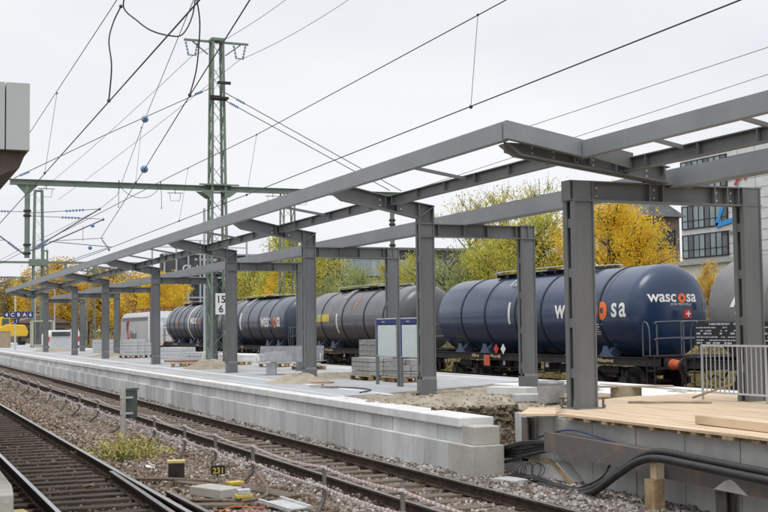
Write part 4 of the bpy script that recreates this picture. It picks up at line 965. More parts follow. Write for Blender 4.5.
# jumper loops between the wires at the upper left
from mathutils import geometry
C0 = Vector((0, 0, 2.3))
def jumper(label, pts, r=.011):
    o = empty('jumper_cable', tuple(pts[0]), label, 'cable', 'jumper cables'); mb = MB(); mb.tube(spline(pts, 8), r, 7); mb.build('strand', 'wire', o, smooth=True)
    mb = MB(); mb.blob(pts[0], .028, 6); mb.cut(); mb.blob(pts[-1], .028, 6); mb.parts('clamp', 'wire', o, smooth=True)
JUMP = [
 ('long sagging jumper cable between the carrier wires at the top left', [(3.27, 16.9, 7.22), (3.29, 17.4, 7.02), (3.45, 17.2, 6.78), (3.62, 17, 6.6), (3.9, 17, 6.55), (4.1, 17.1, 6.62), (4.27, 17.2, 6.95), (4.33, 17.2, 7.4)]),
 ('jumper cable hanging from the carrier to the contact wire over the nearest track', [(3.27, 17.5, 7.05), (3.16, 17.5, 6.8), (3.08, 17.4, 6.5), (3.10, 17.3, 6.1), (3.08, 17.4, 5.62)]),
 ('jumper cable hanging just left of the green mast top', [(4.33, 17.2, 7.2), (4.40, 17.3, 6.9), (4.44, 17.5, 6.6), (4.42, 17.6, 6.2), (4.32, 17.6, 5.82)]),
 ('short slack cable loop below the gantry beam, right of the bracket arm', [(9.6, 51.8, 8.72), (9.76, 51.6, 8.3), (10.24, 51.5, 8.01), (10.8, 51.5, 8.03), (11.23, 51.6, 8.35), (11.42, 51.8, 8.75)]),
 ('vertical cable stub below the gantry beam at the right end of the slack loop', [(11.42, 51.8, 8.75), (11.42, 51.7, 8.2), (11.41, 51.6, 7.57)]),
 ('vertical cable stub below the gantry beam at the left end of the slack loop', [(9.6, 51.8, 8.72), (9.58, 51.7, 8.2), (9.55, 51.6, 7.57)])]
for lab, pts in JUMP: jumper(lab, pts)

# ================================================================== TRAIN
XT, ZT, R_ = 23.0, 2.68, 1.5
def wrap_side(p):       # bend on to the side of the tank that faces the platform
    z = p.z - ZT; a = z / R_; rr = R_ + .012 + (XT - R_ - p.x); return Vector((XT - math.cos(a) * (R_ + .012), p.y, ZT + math.sin(a) * (R_ + .012)))
def dome(Y, s, n=12, depth=.55):
    return [(Y + s * depth * math.sin(PI / 2 * i / n), max(R_ * math.cos(PI / 2 * i / n) ** .72, .001)) for i in range(n + 1)]
def wagon(label, y0, y1, tm, bands, detail=True, walkway=True, bandm='tank_band', white_band=None):
    """y0 near end, y1 far end of the cylinder"""
    yc = (y0 + y1) / 2; o = empty('tank_wagon', (XT, yc, 0), label, 'tank wagon', 'tank wagons')
    prof = dome(y0, -1)[::-1] + [(y0 + (y1 - y0) * k / 8, R_) for k in range(1, 8)] + dome(y1, 1)
    tk = MB().lathe(prof, (XT, 0, ZT), 'Y', 72).build('tank', tm, o, smooth=True)
    if detail:
        rg = random.Random(int(y1 * 7)); gm = MB()
        for q in range(16):
            yy = yc + rg.gauss(0, 2.4) if q < 9 else rg.uniform(y0 + .3, y1 - .3); wd_ = rg.uniform(.012, .05); a0 = rg.uniform(.3, 1.35) if q < 9 else rg.uniform(-.3, .6); a1 = a0 - rg.uniform(.3, 1.1)
            vs = []
            for t in range(9):
                a_ = a0 + (a1 - a0) * t / 8; wv = wd_ * (1 - .8 * t / 8) * (1 + .3 * rg.uniform(-1, 1))
                for sd in (-1, 1): vs.append((XT - math.cos(a_) * (R_ + .004), yy + sd * wv, ZT + math.sin(a_) * (R_ + .004)))
            gm.add(vs, [(2 * t, 2 * t + 1, 2 * t + 3, 2 * t + 2) for t in range(8)])
        tag(gm.build('spill_streak', 'grime', tk), kind='stuff')
    for b in bands:
        MB().lathe([(b - .05, R_ + .001), (b - .05, R_ + .022), (b + .05, R_ + .022), (b + .05, R_ + .001)], (XT, 0, ZT), 'Y', 64).build('band', bandm, tk, smooth=True, auto=.6)
    if white_band: MB().lathe([(white_band - .12, R_ + .001), (white_band - .12, R_ + .02), (white_band + .12, R_ + .02), (white_band + .12, R_ + .001)], (XT, 0, ZT), 'Y', 64).build('band', 'white_dirty', tk, smooth=True, auto=.6)
    f0, f1 = y0 - 1.45, y1 + 1.45
    fr = MB()
    for s in (-1, 1):
        fr.mm(XT + s * 1.25 - .05, XT + s * 1.25 + .05, f0, f1, 1.02, 1.24); fr.mm(XT + s * 1.25 - .10, XT + s * 1.25 + .10, f0, f1, 1.24, 1.26); fr.mm(XT + s * 1.25 - .10, XT + s * 1.25 + .10, f0, f1, 1.0, 1.02)
    for y in (f0, f1 - .12): fr.mm(XT - 1.35, XT + 1.35, y, y + .12, .92, 1.27)
    y = f0 + 1.5
    while y < f1 - 1: fr.mm(XT - 1.2, XT + 1.2, y, y + .1, 1.04, 1.2); y += 2.2
    fr.mm(XT - .35, XT + .35, f0, f1, .95, 1.15)
    fr.build('underframe', 'chassis', o)
    # white / orange lettering strips on the frame
    if detail:
        mk = MB(); rr = random.Random(int(y0))
        for yy, w_ in ((y0 + 1.0, .9), (y0 + 8.5, .7), (y1 - 3.2, .6)):
            x = yy
            while x < yy + w_: l = rr.uniform(.03, .09); mk.mm(XT - 1.356, XT - 1.352, x, x + l, 1.07 + rr.uniform(0, .04), 1.16 + rr.uniform(0, .06)); x += l + .03
        mk.build('frame_lettering', 'marking', o)
    # saddles
    for y in (y0 + 1.5, y1 - 1.5, y0 + 3.6, y1 - 3.6):
        sb = MB()
        for s in (-1, 1):
            sb.cut(); sb.prism([(XT + s * 1.34, 1.26), (XT + s * .85, 1.26), (XT + s * .72, 1.42), (XT + s * 1.0, 1.56)], 'Y', y - .12, y + .12)
            sb.prism([(y - .42, 1.26), (y + .42, 1.26), (y + .30, 1.33), (y + .17, 1.44), (y + .12, 1.60), (y - .12, 1.60), (y - .17, 1.44), (y - .30, 1.33)], 'X', XT + s * 1.30 - .02, XT + s * 1.30 + .02)
        sb.parts('saddle', 'saddle', o)
    # bogies
    for yb in (y0 + 1.6, y1 - 1.6):
        b = MB()
        for s in (-1, 1):
            xs = XT + s * 1.02
            b.prism([(yb - 1.35, .60), (yb - 1.1, .68), (yb - .55, .60), (yb - .3, .36), (yb + .3, .36), (yb + .55, .60), (yb + 1.1, .68), (yb + 1.35, .60), (yb + 1.35, .42), (yb + 1.1, .34), (yb + .6, .40), (yb + .35, .22), (yb - .35, .22), (yb - .6, .40), (yb - 1.1, .34), (yb - 1.35, .42)], 'X', xs - .06, xs + .06)
            for w_ in (-.9, .9):
                b.lathe([(-.12, .01), (-.12, .17), (.12, .17), (.12, .01)], (xs + s * .06, yb + w_, .48), 'X', 14); b.mm(xs - .09, xs + .09, yb + w_ - .2, yb + w_ + .2, .56, .78)
                for q in (-.12, .12): b.tube([(xs + s * .09, yb + w_ + q, .60), (xs + s * .09, yb + w_ + q, .84)], .06, 8)
            b.mm(xs - .08, xs + .08, yb - .5, yb + .5, .74, .95)
        b.mm(XT - 1.0, XT + 1.0, yb - .25, yb + .25, .6, .9)
        bg_ = b.build('bogie', 'chassis', o)
        for w_ in (-.9, .9):
            wh = MB()
            for s in (-1, 1): wh.lathe([(-.02, .46), (-.02, .02), (-.06, .02), (-.06, .40), (-.065, .46), (.05, .46), (.06, .49), (.085, .49), (.085, .38), (.03, .36), (.03, .02)] if s < 0 else [(.02, .46), (.02, .02), (.06, .02), (.06, .46), (-.05, .46), (-.06, .49), (-.085, .49), (-.085, .38), (-.03, .36), (-.03, .02)], (XT + s * .76, yb + w_, .46), 'X', 28)
            wh.tube([(XT - .76, yb + w_, .46), (XT + .76, yb + w_, .46)], .08, 10); wh.build('wheelset', 'wheel', bg_, smooth=True, auto=.5)
    # brake gear, pipes and valve box under the middle
    ug = MB()
    for k in range(int((y1 - y0 - 6) / 1.1)):
        y = y0 + 3.4 + k * 1.1; ug.rbox((XT - .9, y, .8), (.3, random.uniform(.25, .6), random.uniform(.2, .4))); ug.tube([(XT - 1.15, y, 1.0), (XT - 1.15, y, .62), (XT - 1.15, y + .5, .62)], .025, 6)
    ug.tube([(XT - 1.1, y0 + 3, .72), (XT - 1.1, y1 - 3, .72)], .03, 6); ug.tube([(XT, yc, 1.2), (XT, yc, .6)], .18, 10); ug.build('brake_gear', 'chassis', o)
    mk = MB(); mk.tube([(XT - 1.3, yc - .8, .92), (XT - 1.3, yc - .8, .93)], .1, 12); mk.cut(); mk.rbox((XT - 1.22, yc - 1.4, .9), (.02, .2, .16)); mk.cut(); mk.rbox((XT - 1.22, y1 - 5, .9), (.02, .16, .16)); mk.parts('brake_disc_plate', 'white_dirty', o)
    # buffers (four), coupling
    for ye, s in ((f0, -1), (f1, 1)):
        for q in (-1, 1):
            bf = MB().lathe([(0, .01), (0, .17), (s * .18, .15), (s * .40, .13), (s * .40, .01)], (XT + q * .875, ye, 1.06), 'Y', 18).build('buffer', 'red_soft', o, smooth=True, auto=.6)
            MB().lathe([(s * .40, .01), (s * .405, .12), (s * .56, .12), (s * .56, .22), (s * .60, .22), (s * .61, .01)], (XT + q * .875, ye, 1.06), 'Y', 18).build('buffer_head', 'wheel', bf, smooth=True, auto=.6)
        MB().bar((XT, ye, 1.0), (XT, ye + s * .5, .95), .12, .1).tube([(XT + .25, ye, .9), (XT + .25, ye + s * .3, .6), (XT + .2, ye + s * .6, .75)], .03, 6).build('coupling', 'chassis', o)
        # end platform and handrails
        pl = MB(); pl.mm(XT - 1.4, XT + 1.4, min(ye, ye - s * .75), max(ye, ye - s * .75), 1.30, 1.335); pl.mm(XT - 1.45, XT - 1.2, ye - s * .35 - .2, ye - s * .35 + .2, .86, .89); pl.mm(XT - 1.45, XT - 1.2, ye - s * .35 - .2, ye - s * .35 + .2, .45, .48)
        for yy in (-.2, .2): pl.bar((XT - 1.42, ye - s * .35 + yy, .45), (XT - 1.42, ye - s * .35 + yy, 1.3), .03)
        pl.build('end_platform', 'chassis', o)
        hr = MB(); hh = 2.35
        for zz in (1.85, hh): hr.tube(spline([(XT - 1.38, ye - s * .05, zz - .5 if zz == hh else 1.35), (XT - 1.38, ye - s * .05, zz - .12), (XT - 1.25, ye - s * .05, zz), (XT + 1.2, ye - s * .05, zz), (XT + 1.35, ye - s * .05, zz - .1), (XT + 1.35, ye - s * .05, 1.35)], 5), .022, 7)
        for xx in (-.5, .4): hr.tube([(XT + xx, ye - s * .05, 1.33), (XT + xx, ye - s * .05, hh)], .02, 6)
        hr.tube(spline([(XT - 1.4, ye - s * .75, 1.3), (XT - 1.4, ye - s * .75, 2.2), (XT - 1.4, ye - s * .6, 2.35), (XT - 1.4, ye - s * .42, 2.1), (XT - 1.4, ye - s * .4, 1.3)], 6), .02, 6)
        hr.build('handrail', 'rail_grey', o)
    if walkway:
        tw = MB(); tw.mm(XT - .5, XT - .15, yc - 3.5, yc + 3.5, 4.24, 4.27); tw.mm(XT + .15, XT + .5, yc - 3.5, yc + 3.5, 4.24, 4.27)
        for k in range(9): tw.mm(XT - .5, XT + .5, yc - 3.5 + k * .87, yc - 3.44 + k * .87, 4.15, 4.24)
        tw.tube([(XT, yc, 4.1), (XT, yc, 4.34)], .28, 14)
        tw.build('top_walkway', 'chassis', o)
        hr = MB()
        for q in (-.55, .55):
            hr.tube(spline([(XT + q, yc - 3.5, 4.26), (XT + q * 1.1, yc - 2.9, 4.36), (XT + q * 1.1, yc + 2.9, 4.36), (XT + q, yc + 3.5, 4.26)], 6), .018, 6)
        # side ladder lying against the tank shoulder
        for q in (0, .4):
            hr.tube([(XT - math.cos(a) * (R_ + .07), yc + .9 + q, ZT + math.sin(a) * (R_ + .07)) for a in np.linspace(.75, 1.4, 8)], .018, 6)
        for a in np.linspace(.8, 1.35, 5): hr.tube([(XT - math.cos(a) * (R_ + .07), yc + .9, ZT + math.sin(a) * (R_ + .07)), (XT - math.cos(a) * (R_ + .07), yc + 1.3, ZT + math.sin(a) * (R_ + .07))], .014, 6)
        hr.build('ladder', 'galv', o)
    return o, tk
def side_text(s, m_, tk, yl, z, size, bold=.0, sx=1.):
    """yl = the far (left) end of the text; it reads toward the near end"""
    return text(s, 'lettering', m_, tk, (XT - R_, yl, z), size, (0, -1, 0), (0, 0, 1), bold=bold, wrap=(wrap_side, False), sx=sx)
def tank_sticker(tk, name, m_, y0, y1, z0, z1, parent=None, d=.008):
    mb = MB(); n = 8; k = 0
    zs = [z0 + (z1 - z0) * i / n for i in range(n + 1)]; vs = []
    for z in zs:
        a = (z - ZT) / R_; r = R_ + d
        for y in (y0, y1): vs.append((XT - math.cos(a) * r, y, ZT + math.sin(a) * r))
    mb.add(vs, [(2 * i, 2 * i + 1, 2 * i + 3, 2 * i + 2) for i in range(n)]); return mb.build(name, m_, tk)
random.seed(11)
GR = 'tank wagons'
# nearest blue wagon, right of the middle
o, tk = wagon('large navy blue tank wagon in the right half, before the grey one at the edge', 31.45, 44.9, 'tank_blue', [42.9, 40.9, 38.55, 36.7, 33.0])
for ch, yl, m_ in (('w', 35.71, 'white'), ('a', 34.86, 'white'), ('s', 34.33, 'white'), ('c', 33.8, 'white'), ('s', 32.3, 'white'), ('a', 31.86, 'white')): side_text(ch, m_, tk, yl, 2.54, .90, .018)
side_text('o', 'orange', tk, 33.1, 2.51, 1.02, .055)
for i in range(5): tank_sticker(tk, 'small_lettering', 'white_dirty', 33.6 - (i % 2) * .05, 32.9 + (i * .13) % .3, 2.28 - i * .085, 2.31 - i * .085)
for i in range(5): tank_sticker(tk, 'small_lettering', 'wire_grey', 43.9, 42.7 + (i * .37) % .5, 1.92 - i * .075, 1.945 - i * .075)
tank_sticker(tk, 'white_stripe', 'white_dirty', 39.05, 38.9, 2.35, 3.15)
DD = .55
def wrap_dome(p):
    r = min(math.hypot(p.x - XT, p.z - ZT) / R_, .999); i = math.acos(r ** (1 / .72)); return Vector((p.x, 31.45 - DD * math.sin(i) - .012, p.z))
text('wasc', 'lettering', 'white', tk, (22.0, 31, 2.98), .50, (1, 0, 0), (0, 0, 1), bold=.010, wrap=(wrap_dome, True))
text('o', 'lettering', 'orange', tk, (23.05, 31, 2.97), .53, (1, 0, 0), (0, 0, 1), bold=.022, wrap=(wrap_dome, True))
text('sa', 'lettering', 'white', tk, (23.36, 31, 2.98), .50, (1, 0, 0), (0, 0, 1), bold=.010, wrap=(wrap_dome, True))
text('33 84 7839 576-6', 'lettering', 'white_dirty', tk, (22.75, 31, 2.86), .11, (1, 0, 0), (0, 0, 1), wrap=(wrap_dome, True))
mb = MB(); mb.mm(23.03, 23.27, 30.55, 30.61, 2.46, 2.72); mb.build('warning_plate', 'red', o)
mb = MB(); mb.mm(23.13, 23.17, 30.53, 30.54, 2.50, 2.68); mb.mm(23.06, 23.128, 30.53, 30.54, 2.57, 2.61); mb.mm(23.172, 23.24, 30.53, 30.54, 2.57, 2.61); mb.build('white_cross', 'white', o)
mb = MB(); mb.mm(23.85, 24.0, 30.72, 30.8, 2.72, 2.95); mb.build('grey_box', 'wire_grey', o)
for yy, m_ in ((40.2, 'red'), (39.65, 'white')):
    mb = MB(); mb.prism([(yy, 1.22), (yy + .19, 1.42), (yy, 1.62), (yy - .19, 1.42)], 'X', 21.60, 21.61); mb.build('hazard_diamond', m_, o)
mb = MB(); mb.mm(21.60, 21.62, 40.75, 41.2, .78, 1.18); mb.build('hazard_panel', 'red_soft', o)
# charcoal wagon
o, tk = wagon('charcoal grey tank wagon behind the notice boards, yellow lettering at its left', 49.4, 61.6, 'tank_grey', [59.2, 56.2, 53.3, 50.9])
tank_sticker(tk, 'yellow_panel', 'yellowp', 61.3, 58.0, 2.60, 2.98)
side_text('MÜLLER', 'insul', tk, 61.2, 2.66, .42, .008)
tank_sticker(tk, 'white_stripe', 'white_dirty', 57.05, 56.85, 2.0, 3.0)
for i in range(3): tank_sticker(tk, 'orange_mark', 'orange', 54.8 - i * .08, 54.65 - i * .08, 3.2 + i * .22, 3.38 + i * .22)
mb = MB(); mb.mm(21.58, 21.62, 60.6, 61.5, .95, 1.5); mb.build('hazard_panel', 'orange', o)
# middle blue wagon
o, tk = wagon('navy blue tank wagon with many bands between the green mast and the third column', 65.6, 79.9, 'tank_blue2', [78.9, 77.3, 75.0, 72.6, 70.4, 68.2])
side_text('wasc', 'white', tk, 69.9, 2.4, 1.15, .02, .82) ; side_text('o', 'orange', tk, 67.45, 2.36, 1.25, .05, .8); side_text('sa', 'white', tk, 66.85, 2.4, 1.15, .02, .7)
tank_sticker(tk, 'white_stripe', 'white_dirty', 74.5, 74.2, 2.2, 3.3)
# far blue wagon
o, tk = wagon('farthest navy blue tank wagon coupled behind the silver locomotive, with one white band', 84.6, 95.6, 'tank_blue2', [94.4, 92.8, 91.2, 89.6, 86.4, 85.4], white_band=88.2)
side_text('wasc', 'white', tk, 87.6, 2.7, .9, .02); side_text('o', 'orange', tk, 85.4, 2.66, .95, .045)
tank_sticker(tk, 'orange_mark', 'orange', 91.9, 91.75, 2.4, 3.1)
# grey wagon at the right edge
o, tk = wagon('mid grey tank wagon at the right edge, beyond the metal railing, partly rust stained', 14.6, 27.35, 'tank_grey2', [], white_band=None)
mb = MB(); a0 = 26.55
def petal(cy, cz, ang, L=.30, w_=.13):
    vs = []
    for q, (u, v) in enumerate([(-L / 2, -w_ / 2), (L / 2, -w_ / 2), (L / 2 - .04, w_ / 2), (-L / 2 + .08, w_ / 2)]):
        y = cy + u * math.cos(ang) - v * math.sin(ang); z = cz + u * math.sin(ang) + v * math.cos(ang); p = wrap_side(Vector((XT - R_, y, z))); vs.append((p.x - .004, p.y, p.z))
    mb.add(vs, [(0, 1, 2, 3)])
petal(26.35, 2.88, 2.1, .44, .15); petal(25.95, 2.92, 1.1, .44, .15); petal(26.12, 2.60, 0, .42, .15); mb.build('logo', 'white', tk)
side_text('VTG', 'white', tk, 24.8, 2.62, .75, .03)
mb = MB(); mb.mm(21.50, 21.55, 24.0, 28.1, 1.66, 2.32); mb.build('data_panel', 'black', o)
mb = MB(); rr = random.Random(5)
for r_ in range(7):
    y = 28.0
    while y > 24.2:
        l = rr.uniform(.04, .20)
        if rr.random() < .72: mb.mm(21.488, 21.497, y - l, y, 2.24 - r_ * .088, 2.275 - r_ * .088 + (.02 if r_ % 3 == 0 else 0))
        y -= l + .035
mb.build('data_lettering', 'frame_w', o)

# locomotive
lc = empty('locomotive', (XT, 107, 0), 'silver grey electric locomotive at the left end of the train', 'locomotive')
def locobody():
    X0, X1 = XT - 1.45, XT + 1.45; prof = [(X0, .9), (X0, 3.45), (X0 + .35, 3.85), (X1 - .35, 3.85), (X1, 3.45), (X1, .9)]
    secs = [(99.3, .0, 1.0), (99.0, 0, 1), ]
    mb = MB(); n = 6
    stat = [(98.9, .86, 2.7), (99.5, .93, 3.3), (100.3, 1, 3.85), (114.8, 1, 3.85), (115.7, .93, 3.3), (116.3, .86, 2.7)]
    vs = []
    for y, wf, top in stat:
        for x, z in prof:
            zz = min(z, top if z > 3.5 else max(top - .35, 1)) if z > 1 else z; vs.append((XT + (x - XT) * wf, y, zz))
    fs = []
    for j in range(len(stat) - 1):
        for i in range(n): a = j * n + i; b = j * n + (i + 1) % n; fs.append((a, b, b + n, a + n))
    fs += [tuple(range(n))[::-1], tuple(range((len(stat) - 1) * n, len(stat) * n))]
    return mb.add(vs, fs)
locobody().build('body', 'loco', lc, bevel=.08)
MB().mm(XT - 1.26, XT + 1.26, 98.80, 98.88, 1.0, 2.5).build('cab_front', 'white', lc)
MB().add([(XT - 1.0, 98.86, 2.66), (XT + 1.0, 98.86, 2.66), (XT + 1.05, 99.40, 3.28), (XT - 1.05, 99.40, 3.28)], [(0, 1, 2, 3)]).build('windscreen', 'window_l', lc)
MB().mm(XT - 1.475, XT - 1.455, 99.9, 101.2, 2.3, 3.1).build('side_window', 'window_l', lc)
MB().mm(XT - 1.47, XT - 1.455, 99.6, 102.6, 1.0, 3.35).build('white_panel', 'white', lc)
MB().mm(XT - 1.47, XT - 1.455, 103, 114.5, 3.1, 3.4).build('vent_grille', 'wire_grey', lc)
for y, m_ in ((111.6, 'insul'), (111.2, 'red')):
    pts = [(XT - 1.48, y + .4 * math.sin(t), 1.5 + 1.6 * t / 3) for t in np.linspace(0, 3, 8)]
    MB().tube(pts, .10, 4).build('swoosh', m_, lc)
text('Railpool', 'lettering', 'wire_grey', lc, (XT - 1.47, 110.8, 1.55), .95, (0, -1, 0), (0, 0, 1), bold=.01)
mb = MB()
for yb in (102.5, 112.5):
    mb.mm(XT - 1.2, XT - 1.05, yb - 1.9, yb + 1.9, .4, .95); mb.mm(XT + 1.05, XT + 1.2, yb - 1.9, yb + 1.9, .4, .95)
    for w_ in (-1.3, 1.3):
        for s in (-1, 1): mb.lathe([(-.06, .01), (-.06, .6), (.06, .6), (.06, .01)], (XT + s * .8, yb + w_, .6), 'X', 24)
mb.mm(XT - 1.1, XT + 1.1, 99.2, 116, .7, .95); mb.build('bogie', 'chassis', lc)
mb = MB()
for yb in (101.8, 105, 109, 112.8):
    mb.cut()
    for s in (-1, 1): mb.tube([(XT + s * .6, yb - .8, 3.85), (XT + s * .5, yb, 4.2), (XT + s * .6, yb + .8, 3.85)], .05, 6)
    mb.mm(XT - .8, XT + .8, yb - .1, yb + .1, 4.12, 4.22); mb.mm(XT - .7, XT - .6, yb - .9, yb + .9, 3.86, 3.93); mb.mm(XT + .6, XT + .7, yb - .9, yb + .9, 3.86, 3.93)
mb.parts('pantograph', 'panto', lc)
for q in (-1, 1): MB().lathe([(0, .01), (0, .18), (-.5, .15), (-.5, .25), (-.56, .25), (-.57, .01)], (XT + q * .875, 98.8, 1.06), 'Y', 16).build('buffer', 'red_soft', lc)

# ================================================================== FENCE WITH TAPE BETWEEN THE TRACKS
PY = [12.5, 15.09, 18.34, 20.61, 22.85, 25.58, 29.11, 32.63, 35.74, 38.38, 41.98, 45.31, 48.34, 51.93, 55.05, 58.6, 62, 66, 70, 75, 80]
proto = None
for i, y in enumerate(PY):
    if proto is None:
        proto = empty('fence_peg', (5.5, y, -.15), 'x', 'fence peg', 'bent metal pegs carrying the barrier tape')
        MB().tube([(5.5, y, .53), (5.5, y, .10), (5.47, y - .03, .03), (5.12, y - .45, -.22)], .031, 8).build('rod', 'peg', proto, smooth=True)
        mb = MB()
        for z in (.46, .20): mb.cut(); mb.tube([(5.5, y, z - .02), (5.5, y, z + .02)], .033, 8)
        mb.parts('clip', 'galv', proto); p = proto
    else: p = copy_tree(proto, loc=(5.5, y, -.15), rz=random.uniform(-.35, .35))
    p['label'] = 'nearest bent metal peg carrying the barrier tape' if i == 0 else 'one of the bent metal pegs carrying the barrier tape between the tracks'
    p.rotation_euler[0] = random.uniform(-.03, .03)
for k, (z, lab) in enumerate([(.46, 'upper red and white barrier tape strung from peg to peg'), (.20, 'lower red and white barrier tape strung from peg to peg')]):
    wm = MB(); ys = [8.0] + PY
    for a, b in zip(ys[:-1], ys[1:]):
        n = max(int((b - a) / .06), 4); sg_ = random.uniform(.02, .07)
        for q in range(n):
            def pt(t): return Vector((5.47, a + (b - a) * t, z - sg_ * 4 * t * (1 - t)))
            wm.m = q % 2; wm.bar(pt(q / n), pt((q + 1) / n), .012, .026)
    o = wm.build('barrier_tape', ['tape_w', 'tape_r']); tag(o, lab, 'barrier tape', 'barrier tapes')

# ================================================================== TRACKSIDE BITS
sp = empty('trackside_sign', (5.1, 27, -.15), 'back of a dark green grey sign box on a pale concrete post between the tracks', 'sign')
MB().tube([(5.08, 26.9, -.2), (5.08, 26.9, 1.0)], .065, 10).build('post', 'conc_sand', sp, smooth=True, auto=.6)
bx_ = MB(); bx_.rbox((5.25, 27.05, .64), (.36, .10, .62), .35); bx_.rbox((5.25, 27.05, .98), (.40, .16, .04), .35); bx_.rbox((5.12, 27.0, .62), (.04, .14, .6), .35); bx_.build('sign_box', mat('dark_sign_back', (.055, .07, .068), (.09, .11, .105), .6, 3), sp, bevel=.01)
mb = MB()
for z in (.45, .8): mb.rbox((5.16, 26.9, z), (.3, .05, .04), .35)
mb.build('bracket', 'galv', sp)
def marker(label, x, y, w_=.3, d=.2, h=.26):
    o = empty('magnet_box', (x, y, -.15), label, 'track magnet', 'yellow topped magnet boxes'); MB().rbox((x, y, -.17 + h / 2), (w_ * .85, d * .9, h), -.3).build('body', 'chassis', o, bevel=.01)
    MB().rbox((x, y, -.17 + h + .025), (w_, d, .05), -.3).build('cover', mat('sandy_yellow_%d' % int(y * 10), (.50, .38, .14), (.62, .50, .22), .8, 6), o, bevel=.012)
    mb = MB()
    for q in range(5): mb.rbox((x - w_ * .35 + q * w_ * .17, y - d * .5, -.10), (.015, .03, .14), -.3)
    mb.build('fins', 'wire', o)
marker('sandy yellow topped black box in the ballast left of the 231 plate', 4.62, 19.8)
def ybox(label, x, y, rz, grey=False):
    o = empty('yellow_clamp', (x, y, -.1), label, 'clamp', 'yellow clamps'); MB().rbox((x, y, -.01), (.24, .16, .05), rz).rbox((x, y - .02, -.09), (.08, .10, .14), rz).build('base', 'yellowp', o, bevel=.008)
    if grey: MB().rbox((x, y, .05), (.18, .14, .07), rz).build('cover', 'galv', o, bevel=.01)
ybox('bright yellow clamp just right of the 231 plate', 5.0, 17.6, .2); ybox('yellow clamp carrying a grey metal cover, right of the concrete cover', 4.72, 16.2, -.1, True)
pl = empty('number_plate', (4.98, 18.5, -.1), 'small black plate with yellow number 231 standing in the ballast', 'sign')
MB().mm(4.85, 5.07, 18.42, 18.45, .03, .17).build('plate', 'black', pl); text('231', 'number', 'yellowp', pl, (4.96, 18.41, .05), .125, (1, 0, 0), (0, 0, 1), align='CENTER', bold=.003); MB().tube([(4.96, 18.47, -.2), (4.96, 18.47, .03)], .014, 6).build('stake', 'wire', pl)
cc = MB(); cc.rbox((4.58, 17.15, -.05), (.40, .72, .13), .42); tag(cc.build('concrete_cover', 'conc_sand', bevel=.012), 'pale concrete box cover in the ballast below the 231 plate', 'cover')
ld = empty('cable_duct_frame', (5.25, 15.7, -.12), 'tilted light metal frame with grey panel in the ballast right of the yellow clamps', 'duct frame')
MB().rbox((5.12, 15.6, -.09), (.34, .62, .03), .25, .06).build('panel', 'conc', ld, bevel=.006); mb = MB(); mb.rbox((5.29, 15.65, -.07), (.04, .76, .05), .25, .06); mb.cut(); mb.rbox((4.95, 15.55, -.07), (.04, .76, .05), .25, .06); mb.parts('side_rail', 'galv', ld)
for i, (pts, r, lab) in enumerate([
    ([(3.75, 19.6, -.10), (4.2, 19.3, -.09), (4.75, 18.6, -.07), (4.9, 18.3, -.05), (5.1, 19.6, .1)], .026, 'long bent rod pipe lying in the ballast left of the concrete cover'),
    ([(3.8, 17.0, -.10), (4.3, 16.5, -.08), (4.8, 16.1, -.06), (5.1, 16.3, .02), (5.4, 17.9, .12)], .026, 'long bent rod pipe passing in front of the concrete cover'),
    ([(3.9, 15.2, -.12), (4.5, 15.0, -.10), (4.9, 14.9, -.12)], .02, 'straight rusty rod at the lower edge right of the nearest track')]):
    tag(MB().tube(spline(pts), r, 8).build('rod_pipe', 'sleeper', smooth=True), lab, 'rod', 'rods lying in the ballast')
for i, (x, y, l, wd, rz, lab) in enumerate([(4.7, 18.5, 1.0, .35, .4, 'brown plank lying beside the black box in the ballast'), (5.35, 17.2, 1.6, .3, .2, 'brown plank lying right of the bright yellow clamp'), (4.25, 16.2, .9, .25, 1.2, 'weathered board in the ballast left of the concrete cover')]):
    tag(MB().rbox((x, y, -.11), (wd, l, .05), rz).build('ballast_plank', 'sleeper', bevel=.008), lab, 'plank', 'planks lying in the ballast')
tag(MB().tube(spline([(4.2, 15.6, -.12), (4.5, 15.9, -.1), (4.8, 15.7, -.11), (5.0, 15.9, -.1)]), .008, 6).build('thin_cable', 'orange', smooth=True), 'thin orange cable on the ballast below the concrete cover', 'cable')

# weeds beside the sign post
def weeds(name, label, cx, cy, rx, ry, n, hgt, m_='grassg', zb=-.16, seed=2, kind=None):
    rng = np.random.RandomState(seed); V = []; F = []
    for i in range(n):
        x, y = cx + rng.randn() * rx, cy + rng.randn() * ry; h = hgt * (.35 + rng.rand() * .9) * math.exp(-((x - cx) / rx) ** 2 * .25); a = rng.rand() * 6.28; lean = rng.randn(2) * .10
        for q in range(7):
            t = (q + 1) / 7; px, py, pz = x + lean[0] * t, y + lean[1] * t, zb + h * t; s = .022 + rng.rand() * .03; b = rng.rand() * 6.28; el = rng.rand() * .9
            d = np.array([math.cos(b) * math.cos(el), math.sin(b) * math.cos(el), math.sin(el)]); e = np.array([-math.sin(b), math.cos(b), 0]) * .45
            o = np.array([px, py, pz]); k = len(V); V += [o, o + d * s + e * s, o + d * s * 2, o + d * s - e * s]; F.append((k, k + 1, k + 2, k + 3))
        k = len(V); V += [np.array([x - .003, y, zb]), np.array([x + .003, y, zb]), np.array([x + lean[0] + .002, y + lean[1], zb + h]), np.array([x + lean[0] - .002, y + lean[1], zb + h])]; F.append((k, k + 1, k + 2, k + 3))
    return tag(npmesh(name, np.array(V), np.array(F), m_), label, 'weeds' if name == 'weed_clump' else 'bushes', kind=kind)
weeds('weed_clump', 'yellow green clump of weeds growing at the foot of the trackside sign post', 4.55, 23.6, .36, .5, 250, .36)

